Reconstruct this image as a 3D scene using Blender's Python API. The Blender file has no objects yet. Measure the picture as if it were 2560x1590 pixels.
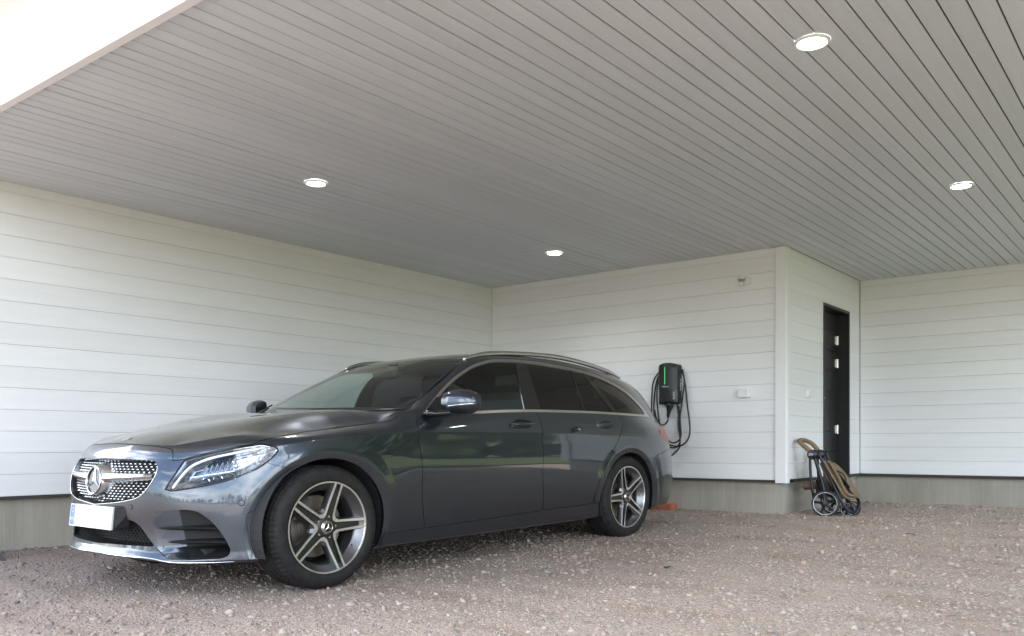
import bpy, math, random
import numpy as np
from mathutils import Vector
random.seed(7); RNG = np.random.default_rng(7)

# ------------------------------------------------------------------ camera, sky, sun, exposure
ZK = 1 / 1.069            # the photograph is a little wide for its height: every height is built in this proportion
CAM_H = 0.773 * ZK
YAW = math.radians(38.29)
sc = bpy.context.scene
COL = sc.collection
cam_d = bpy.data.cameras.new('camera'); cam = bpy.data.objects.new('camera', cam_d); COL.objects.link(cam)
cam.location = (0, 0, CAM_H); cam.rotation_euler = (math.pi / 2, 0, YAW)
cam_d.sensor_fit = 'HORIZONTAL'; cam_d.sensor_width = 36.0
cam_d.lens = 36.0 * 2188 / 2560
cam_d.shift_y = (1110 - 795) / 2560
cam_d.clip_start = 0.05; cam_d.clip_end = 2000
sc.camera = cam

SUN_EL, SUN_AZ = math.radians(36), math.radians(-72)      # azimuth from +Y towards +X: the sun stands to the left, a little behind the house
world = bpy.data.worlds.new('World'); sc.world = world; world.use_nodes = True
wn, wl = world.node_tree.nodes, world.node_tree.links
wn.clear()
w_out = wn.new('ShaderNodeOutputWorld'); w_bg = wn.new('ShaderNodeBackground')
w_sky = wn.new('ShaderNodeTexSky'); w_sky.sky_type = 'NISHITA'; w_sky.sun_disc = False
w_sky.sun_elevation = SUN_EL; w_sky.sun_rotation = SUN_AZ; w_sky.dust_density = 1.2
w_co = wn.new('ShaderNodeTexCoord'); w_map = wn.new('ShaderNodeMapping'); w_map.inputs['Scale'].default_value = (1, 1, 2.6)
w_noise = wn.new('ShaderNodeTexNoise'); w_noise.inputs['Scale'].default_value = 2.3; w_noise.inputs['Detail'].default_value = 7
w_noise.inputs['Roughness'].default_value = 0.55
w_ramp = wn.new('ShaderNodeValToRGB'); w_ramp.color_ramp.elements[0].position = 0.46; w_ramp.color_ramp.elements[1].position = 0.62
w_mix = wn.new('ShaderNodeMixRGB'); w_mix.inputs['Color2'].default_value = (13.0, 13.5, 14.0, 1)
wl.new(w_co.outputs['Generated'], w_map.inputs['Vector']); wl.new(w_map.outputs['Vector'], w_noise.inputs['Vector'])
wl.new(w_noise.outputs['Fac'], w_ramp.inputs['Fac']); wl.new(w_ramp.outputs['Color'], w_mix.inputs['Fac'])
wl.new(w_sky.outputs['Color'], w_mix.inputs['Color1']); wl.new(w_mix.outputs['Color'], w_bg.inputs['Color'])
w_bg.inputs['Strength'].default_value = 0.15
wl.new(w_bg.outputs['Background'], w_out.inputs['Surface'])

sun_d = bpy.data.lights.new('sun', 'SUN'); sun = bpy.data.objects.new('sun', sun_d); COL.objects.link(sun)
sun_d.energy = 3.6; sun_d.angle = math.radians(0.6); sun_d.color = (1.0, 0.965, 0.92)
_sv = Vector((math.sin(SUN_AZ) * math.cos(SUN_EL), math.cos(SUN_AZ) * math.cos(SUN_EL), math.sin(SUN_EL)))
sun.rotation_euler = _sv.to_track_quat('Z', 'Y').to_euler(); sun.location = (0, 30, 30)

vs = sc.view_settings
vs.view_transform = 'Standard'; vs.look = 'None'; vs.gamma = 1.0; vs.use_curve_mapping = False
vs.exposure = 2.18
sc.cycles.use_denoising = True
sc.cycles.max_bounces = 8; sc.cycles.diffuse_bounces = 4; sc.cycles.glossy_bounces = 4; sc.cycles.transmission_bounces = 6
sc.cycles.transparent_max_bounces = 10; sc.cycles.caustics_reflective = False; sc.cycles.caustics_refractive = False

# ------------------------------------------------------------------ materials
def mat(name, col=(.5, .5, .5), rough=.5, metal=0., **kw):
    m = bpy.data.materials.new(name); m.use_nodes = True
    b = m.node_tree.nodes['Principled BSDF']
    b.inputs['Base Color'].default_value = (*col, 1); b.inputs['Roughness'].default_value = rough; b.inputs['Metallic'].default_value = metal
    for k, v in kw.items(): b.inputs[k.replace('_', ' ')].default_value = v
    return m
def nt(m): return m.node_tree.nodes, m.node_tree.links, m.node_tree.nodes['Principled BSDF']
def tex_noise(m, scale=(1, 1, 1), detail=4, rough=.6, nscale=5., space='Object'):
    n, l, b = nt(m)
    c = n.new('ShaderNodeTexCoord'); mp = n.new('ShaderNodeMapping'); mp.inputs['Scale'].default_value = scale
    t = n.new('ShaderNodeTexNoise'); t.inputs['Scale'].default_value = nscale; t.inputs['Detail'].default_value = detail; t.inputs['Roughness'].default_value = rough
    l.new(c.outputs[space], mp.inputs['Vector']); l.new(mp.outputs['Vector'], t.inputs['Vector'])
    return t
def ramp(m, fac, stops):
    n, l, b = nt(m); r = n.new('ShaderNodeValToRGB'); e = r.color_ramp.elements
    while len(e) < len(stops): e.new(.5)
    for x, (p, c) in zip(e, stops): x.position = p; x.color = (*c, 1) if len(c) == 3 else c
    l.new(fac, r.inputs['Fac']); return r
def bump(m, fac, strength=.2, dist=.01, prev=None):
    n, l, b = nt(m); x = n.new('ShaderNodeBump'); x.inputs['Strength'].default_value = strength; x.inputs['Distance'].default_value = dist
    l.new(fac, x.inputs['Height'])
    if prev is not None: l.new(prev.outputs['Normal'], x.inputs['Normal'])
    l.new(x.outputs['Normal'], b.inputs['Normal']); return x
def mixc(m, a, b_, fac, mode='MIX'):
    n, l, b = nt(m); x = n.new('ShaderNodeMixRGB'); x.blend_type = mode
    for s, v in (('Fac', fac), ('Color1', a), ('Color2', b_)):
        if hasattr(v, 'default_value') or hasattr(v, 'is_linked'): l.new(v, x.inputs[s])
        else: x.inputs[s].default_value = v if s == 'Fac' else (*v, 1)
    return x
def per_object(m, col_socket, amount):
    """each board a slightly different tone"""
    n, l, b = nt(m)
    o = n.new('ShaderNodeObjectInfo'); mr = n.new('ShaderNodeMapRange'); mr.inputs['To Min'].default_value = 1 - amount; mr.inputs['To Max'].default_value = 1 + amount * .4
    l.new(o.outputs['Random'], mr.inputs['Value'])
    h = n.new('ShaderNodeHueSaturation'); l.new(mr.outputs['Result'], h.inputs['Value']); l.new(col_socket, h.inputs['Color'])
    l.new(h.outputs['Color'], b.inputs['Base Color']); return h

M = {}
def make_painted_wood(name, c0, c1, along, rough=.5, tone=.05, scuff=0):
    m = mat(name, c0, rough); n, l, b = nt(m)
    sc_ = {'x': (.6, 9, 9), 'y': (9, .6, 9)}[along]
    t = tex_noise(m, sc_, 5, .6, 3.2); r = ramp(m, t.outputs['Fac'], [(.3, c0), (.7, c1)])
    col = r.outputs['Color']
    if scuff:
        t2 = tex_noise(m, {'x': (5, 30, 30), 'y': (30, 5, 30)}[along], 6, .75, 2.2); r2 = ramp(m, t2.outputs['Fac'], [(.585, (0, 0, 0)), (.66, (1, 1, 1))])
        t3 = tex_noise(m, (1, 1, 1), 2, .5, 1.1); r3 = ramp(m, t3.outputs['Fac'], [(.42, (0, 0, 0)), (.62, (scuff, scuff, scuff))])
        mx = mixc(m, r2.outputs['Color'], r3.outputs['Color'], 1.0, 'MULTIPLY')
        mm = mixc(m, col, (.80, .79, .77), mx.outputs['Color']); col = mm.outputs['Color']
    per_object(m, col, tone)
    t4 = tex_noise(m, {'x': (2, 60, 60), 'y': (60, 2, 60)}[along], 4, .7, 4)
    t5 = tex_noise(m, (1, 1, 1), 3, .6, 160)
    b1 = bump(m, t4.outputs['Fac'], .22, .002); bump(m, t5.outputs['Fac'], .18, .001, b1)
    return m
WHITE0, WHITE1 = (.79, .80, .815), (.825, .835, .85)
M['white_x'] = make_painted_wood('white_boards_x', WHITE0, WHITE1, 'x', .5, .035)
M['white_y'] = make_painted_wood('white_boards_y', WHITE0, WHITE1, 'y', .5, .035)
M['ceil'] = make_painted_wood('grey_white_ceiling_boards', (.585, .62, .655), (.635, .67, .705), 'y', .42, .06, scuff=.75)
M['white_trim'] = mat('white_trim', (.80, .81, .825), .5); M['joint'] = mat('joint_grey', (.22, .22, .215), .9)
M['dark_gap'] = mat('dark_gap', (.05, .045, .04), .9); M['groove'] = mat('groove_brown', (.07, .055, .042), .9)

m = M['concrete'] = mat('concrete', (.36, .34, .30), .85)
t = tex_noise(m, (1, 1, .25), 6, .65, 2.2); r = ramp(m, t.outputs['Fac'], [(.25, (.27, .25, .21)), (.5, (.37, .345, .30)), (.75, (.43, .405, .36))])
t2 = tex_noise(m, (22, 22, .6), 3, .6, 3.0); r2 = ramp(m, t2.outputs['Fac'], [(.36, (.62, .60, .54)), (.6, (1, 1, 1))])
x = mixc(m, r.outputs['Color'], r2.outputs['Color'], .22, 'MULTIPLY')
nt(m)[1].new(x.outputs['Color'], nt(m)[2].inputs['Base Color'])
t3 = tex_noise(m, (1, 1, 1), 5, .7, 38); b1 = bump(m, t3.outputs['Fac'], .35, .004); bump(m, t2.outputs['Fac'], .3, .004, b1)

# ------------------------------------------------------------------ mesh helpers (design heights go in, built heights come out)
def mk(name, V, F, material, parent=None, N=None, smooth=False, loc=None, mats=None, fmat=None):
    V = np.asarray(V, float).copy()
    me = bpy.data.meshes.new(name)
    V[:, 2] *= ZK
    if isinstance(F, np.ndarray) and F.shape[1] == 3:
        F = F.astype(np.int64)
        if N is not None:
            a, b, c = V[F[:, 0]], V[F[:, 1]], V[F[:, 2]]
            fn = np.cross(b - a, c - a); vn = N[F].sum(1)
            flip = (fn * vn).sum(1) < 0
            F[flip] = F[flip][:, ::-1]
        me.vertices.add(len(V)); me.vertices.foreach_set('co', V.astype(np.float32).ravel())
        me.loops.add(F.size); me.loops.foreach_set('vertex_index', F.ravel().astype(np.int32))
        me.polygons.add(len(F)); me.polygons.foreach_set('loop_start', np.arange(0, F.size, 3, dtype=np.int32))
        me.update(calc_edges=True)
    else:
        me.from_pydata([tuple(v) for v in V], [], [tuple(int(i) for i in f) for f in F])
        me.update()
    if smooth or N is not None:
        me.polygons.foreach_set('use_smooth', np.ones(len(me.polygons), bool))
    if N is not None:
        NN = np.asarray(N, float).copy(); NN[:, 2] /= ZK
        NN /= np.maximum(np.linalg.norm(NN, axis=1, keepdims=True), 1e-9)
        me.normals_split_custom_set_from_vertices([tuple(v) for v in NN])
    for mm in (mats or [material]): me.materials.append(M[mm] if isinstance(mm, str) else mm)
    if fmat is not None: me.polygons.foreach_set('material_index', np.asarray(fmat, np.int32))
    o = bpy.data.objects.new(name, me); COL.objects.link(o)
    if parent is not None: o.parent = parent
    if loc is not None: o.location = (loc[0], loc[1], loc[2] * ZK)
    return o
def empty(name, loc, rz=0, label=None, cat=None, group=None):
    o = bpy.data.objects.new(name, None); COL.objects.link(o); o.location = (loc[0], loc[1], loc[2] * ZK); o.rotation_euler = (0, 0, rz)
    o.empty_display_size = .1
    return tag(o, label, cat, group)
def tag(o, label=None, cat=None, group=None, kind=None):
    if label: o['label'] = label
    if cat: o['category'] = cat
    if group: o['group'] = group
    if kind: o['kind'] = kind
    return o
class B:
    """collects shapes into one mesh"""
    def __init__(s): s.V, s.F, s.m = [], [], []
    def add(s, V, F, mi=0):
        k = len(s.V); s.V += [tuple(map(float, v)) for v in V]; s.F += [tuple(int(i) + k for i in f) for f in F]; s.m += [mi] * len(F); return s
    def box(s, x0, x1, y0, y1, z0, z1, mi=0):
        V = [(x, y, z) for x in (x0, x1) for y in (y0, y1) for z in (z0, z1)]
        return s.add(V, [(0, 1, 3, 2), (4, 6, 7, 5), (0, 4, 5, 1), (2, 3, 7, 6), (0, 2, 6, 4), (1, 5, 7, 3)], mi)
    def cbox(s, x0, x1, y0, y1, z0, z1, b=.003, mi=0):
        """box with chamfered edges"""
        V, idx = [], {}
        X, Y, Z = (x0, x1), (y0, y1), (z0, z1)
        for i in (0, 1):
            for j in (0, 1):
                for k in (0, 1):
                    sx, sy, sz = (1, -1)[i], (1, -1)[j], (1, -1)[k]
                    for a in range(3):
                        p = [X[i], Y[j], Z[k]]
                        for c, sg in ((0, sx), (1, sy), (2, sz)):
                            if c != a: p[c] += sg * b
                        idx[i, j, k, a] = len(V); V.append(p)
        F = []
        for a in range(3):
            o1, o2 = [(1, 2), (0, 2), (0, 1)][a]
            for e in (0, 1):
                q = []
                for u, w in ((0, 0), (1, 0), (1, 1), (0, 1)):
                    c = [0, 0, 0]; c[a] = e; c[o1] = u; c[o2] = w; q.append(idx[(*c, a)])
                F.append(q)
        for a in range(3):
            o1, o2 = [(1, 2), (0, 2), (0, 1)][a]
            for u in (0, 1):
                for w in (0, 1):
                    c0 = [0, 0, 0]; c0[o1] = u; c0[o2] = w; c1 = list(c0); c1[a] = 1
                    F.append([idx[(*c0, o1)], idx[(*c1, o1)], idx[(*c1, o2)], idx[(*c0, o2)]])
        for i in (0, 1):
            for j in (0, 1):
                for k in (0, 1): F.append([idx[i, j, k, 0], idx[i, j, k, 1], idx[i, j, k, 2]])
        V = np.array(V); cen = V.mean(0); G = []
        for f in F:
            p = V[list(f)]; nrm = np.cross(p[1] - p[0], p[2] - p[0])
            G.append(f if np.dot(nrm, p.mean(0) - cen) > 0 else f[::-1])
        return s.add(V, G, mi)
    def tube(s, P, r, n=8, cap=True, mi=0, flat=1.0):
        P = np.asarray(P, float); k = len(P); r = np.broadcast_to(r, k)
        T = np.gradient(P, axis=0); T /= np.maximum(np.linalg.norm(T, axis=1, keepdims=True), 1e-9)
        up = np.array([0, 0, 1.]) if abs(T[0][2]) < .9 else np.array([0, 1., 0])
        V, F = [], []; a = np.cross(T[0], up); a /= np.linalg.norm(a)
        for i in range(k):
            a = a - T[i] * np.dot(a, T[i]); a /= max(np.linalg.norm(a), 1e-9); b = np.cross(T[i], a)
            for j in range(n):
                w = 2 * math.pi * j / n; V.append(P[i] + r[i] * (math.cos(w) * a + flat * math.sin(w) * b))
        for i in range(k - 1):
            for j in range(n): F.append((i * n + j, i * n + (j + 1) % n, (i + 1) * n + (j + 1) % n, (i + 1) * n + j))
        if cap: F += [tuple(range(n))[::-1], tuple((k - 1) * n + j for j in range(n))]
        return s.add(V, F, mi)
    def lathe(s, prof, c=(0, 0, 0), axis='y', n=48, mi=0, closed=False, a0=0, a1=2 * math.pi):
        """profile of (radius, along); axis x, y or z"""
        full = abs(a1 - a0 - 2 * math.pi) < 1e-6; cols = n if full else n + 1; V, F = [], []; k = len(prof)
        for i in range(cols):
            w = a0 + (a1 - a0) * i / n; cs, sn = math.cos(w), math.sin(w)
            for r_, h in prof:
                V.append({'x': (c[0] + h, c[1] + r_ * cs, c[2] + r_ * sn), 'y': (c[0] + r_ * cs, c[1] + h, c[2] + r_ * sn), 'z': (c[0] + r_ * cs, c[1] + r_ * sn, c[2] + h)}[axis])
        for i in range(n):
            i2 = (i + 1) % cols
            for j in range(k if closed else k - 1):
                j2 = (j + 1) % k; F.append((i * k + j, i2 * k + j, i2 * k + j2, i * k + j2))
        return s.add(V, F, mi)
    def prism(s, poly, axis, h0, h1, mi=0):
        """closed polygon (a,b) in the plane across axis, extruded from h0 to h1"""
        def p3(a, b, h): return {'x': (h, a, b), 'y': (a, h, b), 'z': (a, b, h)}[axis]
        k = len(poly); V = [p3(a, b, h0) for a, b in poly] + [p3(a, b, h1) for a, b in poly]
        F = [tuple(range(k))[::-1], tuple(range(k, 2 * k))] + [(i, (i + 1) % k, k + (i + 1) % k, k + i) for i in range(k)]
        return s.add(V, F, mi)
    def build(s, name, material, parent=None, smooth=False, loc=None, mats=None, angle=None):
        o = mk(name, np.array(s.V), s.F, material, parent, smooth=smooth, loc=loc, mats=mats, fmat=s.m if mats else None)
        if angle is not None: set_sharp(o, angle)
        return o
def set_sharp(o, angle=35):
    import bmesh
    bm = bmesh.new(); bm.from_mesh(o.data); bmesh.ops.recalc_face_normals(bm, faces=bm.faces)
    for f in bm.faces: f.smooth = True
    for e in bm.edges: e.smooth = len(e.link_faces) == 2 and e.calc_face_angle(0) < math.radians(angle)
    bm.to_mesh(o.data); bm.free()
def spline(x, Y, xq):
    """natural cubic spline, columns of Y"""
    x = np.asarray(x, float); Y = np.asarray(Y, float); Y1 = Y.reshape(len(x), -1); n = len(x); h = np.diff(x)
    A = np.zeros((n, n)); R = np.zeros((n, Y1.shape[1])); A[0, 0] = A[-1, -1] = 1
    for i in range(1, n - 1):
        A[i, i - 1], A[i, i], A[i, i + 1] = h[i - 1], 2 * (h[i - 1] + h[i]), h[i]
        R[i] = 6 * ((Y1[i + 1] - Y1[i]) / h[i] - (Y1[i] - Y1[i - 1]) / h[i - 1])
    Mx = np.linalg.solve(A, R); xq = np.asarray(xq, float); i = np.clip(np.searchsorted(x, xq) - 1, 0, n - 2)
    d, hh = (xq - x[i])[:, None], h[i][:, None]; e = hh - d
    out = (Mx[i] * e ** 3 + Mx[i + 1] * d ** 3) / (6 * hh) + (Y1[i] / hh - Mx[i] * hh / 6) * e + (Y1[i + 1] / hh - Mx[i + 1] * hh / 6) * d
    return out.reshape((len(xq),) + Y.shape[1:])
def pchip(x, Y, xq):
    """shape preserving cubic, columns of Y"""
    x = np.asarray(x, float); Y = np.asarray(Y, float); Y1 = Y.reshape(len(x), -1); h = np.diff(x)[:, None]; d = np.diff(Y1, axis=0) / h
    m = np.zeros_like(Y1)
    w1, w2 = 2 * h[1:] + h[:-1], h[1:] + 2 * h[:-1]
    with np.errstate(divide='ignore', invalid='ignore'): mm = (w1 + w2) / (w1 / d[:-1] + w2 / d[1:])
    m[1:-1] = np.where(d[:-1] * d[1:] > 0, mm, 0); m[0], m[-1] = d[0], d[-1]
    xq = np.asarray(xq, float); i = np.clip(np.searchsorted(x, xq) - 1, 0, len(x) - 2); hh = h[i]; t = ((xq - x[i])[:, None]) / hh
    o = (1 + 2 * t) * (1 - t) ** 2 * Y1[i] + t * (1 - t) ** 2 * hh * m[i] + t * t * (3 - 2 * t) * Y1[i + 1] + t * t * (t - 1) * hh * m[i + 1]
    return o.reshape((len(xq),) + Y.shape[1:])
def curve3(P, n=40):
    """smooth curve through 3D points"""
    P = np.asarray(P, float); d = np.r_[0, np.cumsum(np.linalg.norm(np.diff(P, axis=0), axis=1))]
    return spline(d, P, np.linspace(0, d[-1], n))
def text_obj(name, body, size, material, parent, loc, rot, align='CENTER'):
    cu = bpy.data.curves.new(name, 'FONT'); cu.body = body; cu.size = size; cu.align_x = align; cu.align_y = 'CENTER'; cu.extrude = .0006
    tmp = bpy.data.objects.new(name, cu); COL.objects.link(tmp); bpy.context.view_layer.update()
    me = bpy.data.meshes.new_from_object(tmp.evaluated_get(bpy.context.evaluated_depsgraph_get())); bpy.data.objects.remove(tmp); bpy.data.curves.remove(cu)
    o = bpy.data.objects.new(name, me); COL.objects.link(o); o.parent = parent
    o.location = (loc[0], loc[1], loc[2] * ZK); o.rotation_euler = rot; me.materials.clear(); me.materials.append(M[material]); return o

# ------------------------------------------------------------------ the carport
XL, XR = -6.362, 1.2           # left wall, right end of the roof
YF, YB, YC = 1.909, 7.688, 9.865  # open front, back wall behind the car, back wall of the recess
XD = -2.945                     # door wall (faces right)
ZC = 2.671                      # ceiling
XE = 0.22                       # right end of the recess wall
carport = empty('carport', (XL, YF, 0), 0, 'white boarded carport with grey plank ceiling, concrete footing and black side door', 'carport')
def wpart(b, name, material, smooth=False, angle=None, mats=None, parent=None):
    """part in world coordinates hung under the carport"""
    o = b.build(name, material, parent or carport, smooth, mats=mats, angle=angle)
    p = parent or carport
    if p is carport: o.location = (-XL, -YF, 0)
    return o
# backing walls (behind the boards)
def backing(name, x0, x1, y0, y1, z0, z1): return wpart(B().box(x0, x1, y0, y1, z0, z1), name, 'joint')
T = .021
lw = backing('left_wall', XL - .20, XL - T - .003, YF + .02, YB + .02, .37, ZC + .60)
bw = backing('back_wall', XL - .19, XD - .02, YB + T + .003, YB + .2, .40, ZC + .60)
dwl = wpart(B().box(XD - .16, XD - T - .003, YB + .201, 8.66, .40, ZC + .60).box(XD - .16, XD - T - .003, 9.56, YC + .02, .40, ZC + .60)
            .box(XD - .16, XD - T - .003, 8.66, 9.56, 2.31, ZC + .60), 'door_wall', 'joint')
rw = backing('recess_wall', XD - .15, XE, YC + T + .003, YC + .18, .40, ZC + .60)
fw = wpart(B().box(XL - .20, XR + .02, YF + T + .002, YF + .045, ZC - .028, 3.299), 'front_fascia', 'white_trim')
def board_mesh(name, L, w, horizontal='x', mat_='white_x', c=.0022):
    """a board lying along x (or y); its face looks towards -y (or +x); w is the face height"""
    k = L if horizontal == 'x' else L
    g = .0007
    prof = [(0 + c, g), (0, g + c), (0, w - g - c * .7), (c * .7, w - g), (T, w - g), (T, g)]   # (depth, height)
    V = []
    for e in (0, L):
        for d, h in prof: V.append((e, d, h) if horizontal == 'x' else (-d, e, h))
    n = len(prof)
    F = [tuple(range(n)), tuple(range(n, 2 * n))[::-1]] + [(i, i + n, (i + 1) % n + n, (i + 1) % n) for i in range(n)]
    V = np.array(V)
    if horizontal == 'y': pass
    V[:, 2] *= ZK
    me = bpy.data.meshes.new(name); me.from_pydata([tuple(v) for v in V], [], F); me.update(); me.materials.append(M[mat_]); return me
def lay_boards(parent, zs, x0, x1, fixed, horizontal, cut=None):
    """zs: list of joint heights; fixed: wall plane; one object per board"""
    cache = {}
    for z0, z1 in zip(zs[:-1], zs[1:]):
        spans = [(x0, x1)]
        if cut and z0 < cut[2] - .02: spans = [(x0, cut[0]), (cut[1], x1)]
        for a, b_ in spans:
            key = (round(b_ - a, 4), round(z1 - z0, 4))
            if key not in cache: cache[key] = board_mesh('board', b_ - a, z1 - z0, horizontal, 'white_x' if horizontal == 'x' else 'white_y')
            o = bpy.data.objects.new('board', cache[key]); COL.objects.link(o); o.parent = parent
            j = random.uniform(-.0008, .0008)
            o.location = (a, fixed + j, z0 * ZK) if horizontal == 'x' else (fixed + j, a, z0 * ZK)
def joints(zb, n, zt): p = (2.602 - zb) / n; return [zb + p * i for i in range(n + 1)] + [zt]
lay_boards(lw, joints(.392, 14, ZC + .01), YF + .05, YB - .001, XL, 'y')
lay_boards(bw, joints(.4225, 14, ZC + .01), XL + .001, XD - .045, YB, 'x')
lay_boards(rw, joints(.430, 14, ZC + .01), XD + .006, XE, YC, 'x')
zsd = joints(.430, 14, ZC + .01)
DY0, DY1, DZ = 8.690, 9.512, 2.272
# door wall: the row that the door head cuts is split at the head
row = [i for i in range(len(zsd) - 1) if zsd[i] < DZ < zsd[i + 1]][0]
lay_boards(dwl, zsd[:row + 1], YB + .022, YC - .006, XD, 'y', (DY0, DY1, 9))
lay_boards(dwl, [zsd[row], DZ], YB + .022, YC - .006, XD, 'y', (DY0, DY1, 9))
lay_boards(dwl, [DZ] + zsd[row + 1:], YB + .022, YC - .006, XD, 'y')
zf = [ZC - .03, 2.771, 2.936, 3.101, 3.266, 3.298]
lay_boards(fw, zf, XL - .2, XR + .02, YF, 'x')
cap = wpart(B().cbox(XL - .9, XR + .1, YF - 1.15, YC + .3, 3.30, 3.38, .01), 'roof_with_added_eave', 'white_trim')  # roof slab; its unseen deep front overhang is added to shade the fascia
# corner board where the back wall turns into the door wall
wpart(B().cbox(XD - .085, XD + .014, YB - .022, YB - .0005, .395, ZC - .001, .003), 'corner_board', 'white_trim')
wpart(B().cbox(XD + .0006, XD + .021, YB - .0005, YB + .062, .395, ZC - .001, .003), 'corner_board', 'white_trim')
# right hand end: boarded end wall of the recess and posts that carry the roof
wpart(B().cbox(XE + .001, XE + .10, YC - .02, YC + .18, .395, ZC - .001, .004), 'corner_board', 'white_trim')
wpart(B().cbox(XR - .16, XR, YF + .06, YF + .22, -.05, ZC - .001, .006), 'post', 'white_trim')
# ceiling: single planks
ceil = wpart(B().box(XL - .02, XR, YF + .046, YC + .02, ZC + .0085, ZC + .10), 'ceiling', 'groove')
P = .0952; w = P - .0072
prof = [(0, .018), (0, .0030), (.0030, 0), (w - .0030, 0), (w, .0030), (w, .018)]
def plank_mesh(L):
    V = [(a, e, h * ZK) for e in (0, L) for a, h in prof]; n = len(prof)
    me = bpy.data.meshes.new('plank'); me.from_pydata(V, [], [tuple(range(n))[::-1], tuple(range(n, 2 * n))] + [(i, (i + 1) % n, (i + 1) % n + n, i + n) for i in range(n)])
    me.update(); me.materials.append(M['ceil']); return me
pm1, pm2 = plank_mesh(YB - YF - .05), plank_mesh(YC - YF - .05)
i = 0
while XL + P * (i + 1) < XR:
    x0 = XL + .004 + P * i
    o = bpy.data.objects.new('plank', pm1 if x0 + P < XD + .06 else pm2); COL.objects.link(o); o.parent = ceil
    o.location = (x0, YF + .048, (ZC + random.uniform(0, .0028)) * ZK); o.rotation_euler = (0, random.gauss(0, .016), 0); i += 1
# concrete footing
foot = B()
foot.box(XL - .19, XL - .045, YF - .6, YB + .1, -.5, .3695)
foot.box(XL - .045, XD - .055, YB + .05, YB + .19, -.5, .399)
foot.box(XD - .20, XD - .055, YB + .19, 8.64, -.5, .399)
foot.box(XD - .20, XD - .055, 9.55, YC + .19, -.5, .399).box(XD - .2, XD - .055, 8.64, 9.55, -.5, .215)
foot.box(XD - .055, XE + .05, YC + .05, YC + .19, -.5, .399)
wpart(foot, 'foundation', 'concrete')
wpart(B().box(XL - .205, XL - .002, YF - .55, YB, .3696, .391).box(XL, XD - .004, YB + .004, YB + .2, .3991, .4215).box(XD - .2, XD - .004, YB + .03, DY0 - .03, .3992, .4285).box(XD - .2, XD - .004, DY1 + .03, YC, .3992, .4285).box(XD, XE, YC + .004, YC + .2, .3993, .4285), 'sill_gap', 'dark_gap')
# black door in the recess
M['black_wood'] = mat('black_painted_wood', (.016, .016, .017), .42)
t = tex_noise(M['black_wood'], (30, 2, 30), 4, .6, 4); bump(M['black_wood'], t.outputs['Fac'], .3, .002)
M['steel'] = mat('brushed_steel', (.62, .61, .58), .28, 1.0)
XLEAF = XD - .122
dr = wpart(B().cbox(XLEAF - .05, XLEAF - .012, DY0 + .03, DY1 - .03, .235, DZ - .035, .002), 'door', 'black_wood')
z = .24
while z < DZ - .06:
    z1 = min(z + .2255, DZ - .037)
    B().cbox(XLEAF - .0115, XLEAF, DY0 + .031, DY1 - .033, z + .001, z1 - .002, .003).build('panel', 'black_wood', dr); z = z1
frame = B().box(XLEAF - .06, XD + .004, DY0 - .0, DY0 + .027, .22, DZ).box(XLEAF - .06, XD + .004, DY1 - .027, DY1, .22, DZ).box(XLEAF - .06, XD + .0035, DY0 + .027, DY1 - .027, DZ - .03, DZ)
frame.box(XLEAF - .06, XD + .003, DY0 + .027, DY1 - .027, .20, .234)
wpart(frame, 'door_frame', 'black_wood')
for hz in (1.95, 1.69, .94, .37):
    bb = B(); bb.lathe([(.0, 0), (.0085, 0), (.0085, .10), (.0, .10)], (XLEAF + .010, DY1 - .038, hz - .05), 'z', 12)
    bb.box(XLEAF + .0005, XLEAF + .003, DY1 - .10, DY1 - .040, hz - .045, hz + .045)
    bb.build('hinge', 'steel', dr, angle=40)
vent = B(); vy, vz = DY0 + .20, 1.90
vent.lathe([(.083, 0), (.083, .008), (.074, .010), (.070, .004), (.070, 0)], (XLEAF + .001, vy, vz), 'x', 36)
for k in range(7):
    zz = -.055 + k * .0183; hw = math.sqrt(.069 ** 2 - zz ** 2); vent.box(XLEAF + .001, XLEAF + .0065, vy - hw, vy + hw, vz + zz - .0035, vz + zz + .0035)
vent.build('vent', 'steel', dr, angle=40)
B().cbox(XLEAF + .001, XLEAF + .012, DY0 + .09, DY0 + .13, 1.13, 1.36, .003).tube([(XLEAF + .012, DY0 + .11, 1.27), (XLEAF + .05, DY0 + .11, 1.27), (XLEAF + .055, DY0 + .13, 1.27), (XLEAF + .055, DY0 + .23, 1.27)], .009, 10).build('handle', 'steel', dr, angle=40)

# ------------------------------------------------------------------ the car: surfaces in (s rearward from the front axle, y to its left, z up)
CAR_ROT = math.radians(39.1) - YAW
_cx, _cy = -1.59717, 4.92326
CAR_O = (_cx * math.cos(YAW) - _cy * math.sin(YAW), _cx * math.sin(YAW) + _cy * math.cos(YAW), 0)
car = empty('estate_car', CAR_O, -CAR_ROT, 'dark grey metallic estate car with silver-edged grille and twin-spoke wheels', 'car')
PITCH = .0076
def car_xf(P): P = np.asarray(P, float); return np.stack([P[:, 1], P[:, 0], P[:, 2] + PITCH * P[:, 0]], 1)
_S = np.array([math.sin(math.radians(39.1)), math.cos(math.radians(39.1)), PITCH]); _L = np.array([math.cos(math.radians(39.1)), -math.sin(math.radians(39.1)), 0.])
def to_px(P):
    """outline coordinates used to lay out shut lines (those of the photograph, 2560 wide)"""
    P = np.asarray(P, float); Q = np.array([_cx, _cy, -.773]) + P[:, :1] * _S + P[:, 1:2] * _L + P[:, 2:3] * np.array([0, 0, 1.])
    return np.stack([1280 + 2188 * Q[:, 0] / Q[:, 1], 1110 - 2188 / 1.069 * Q[:, 2] / Q[:, 1]], 1)

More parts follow.
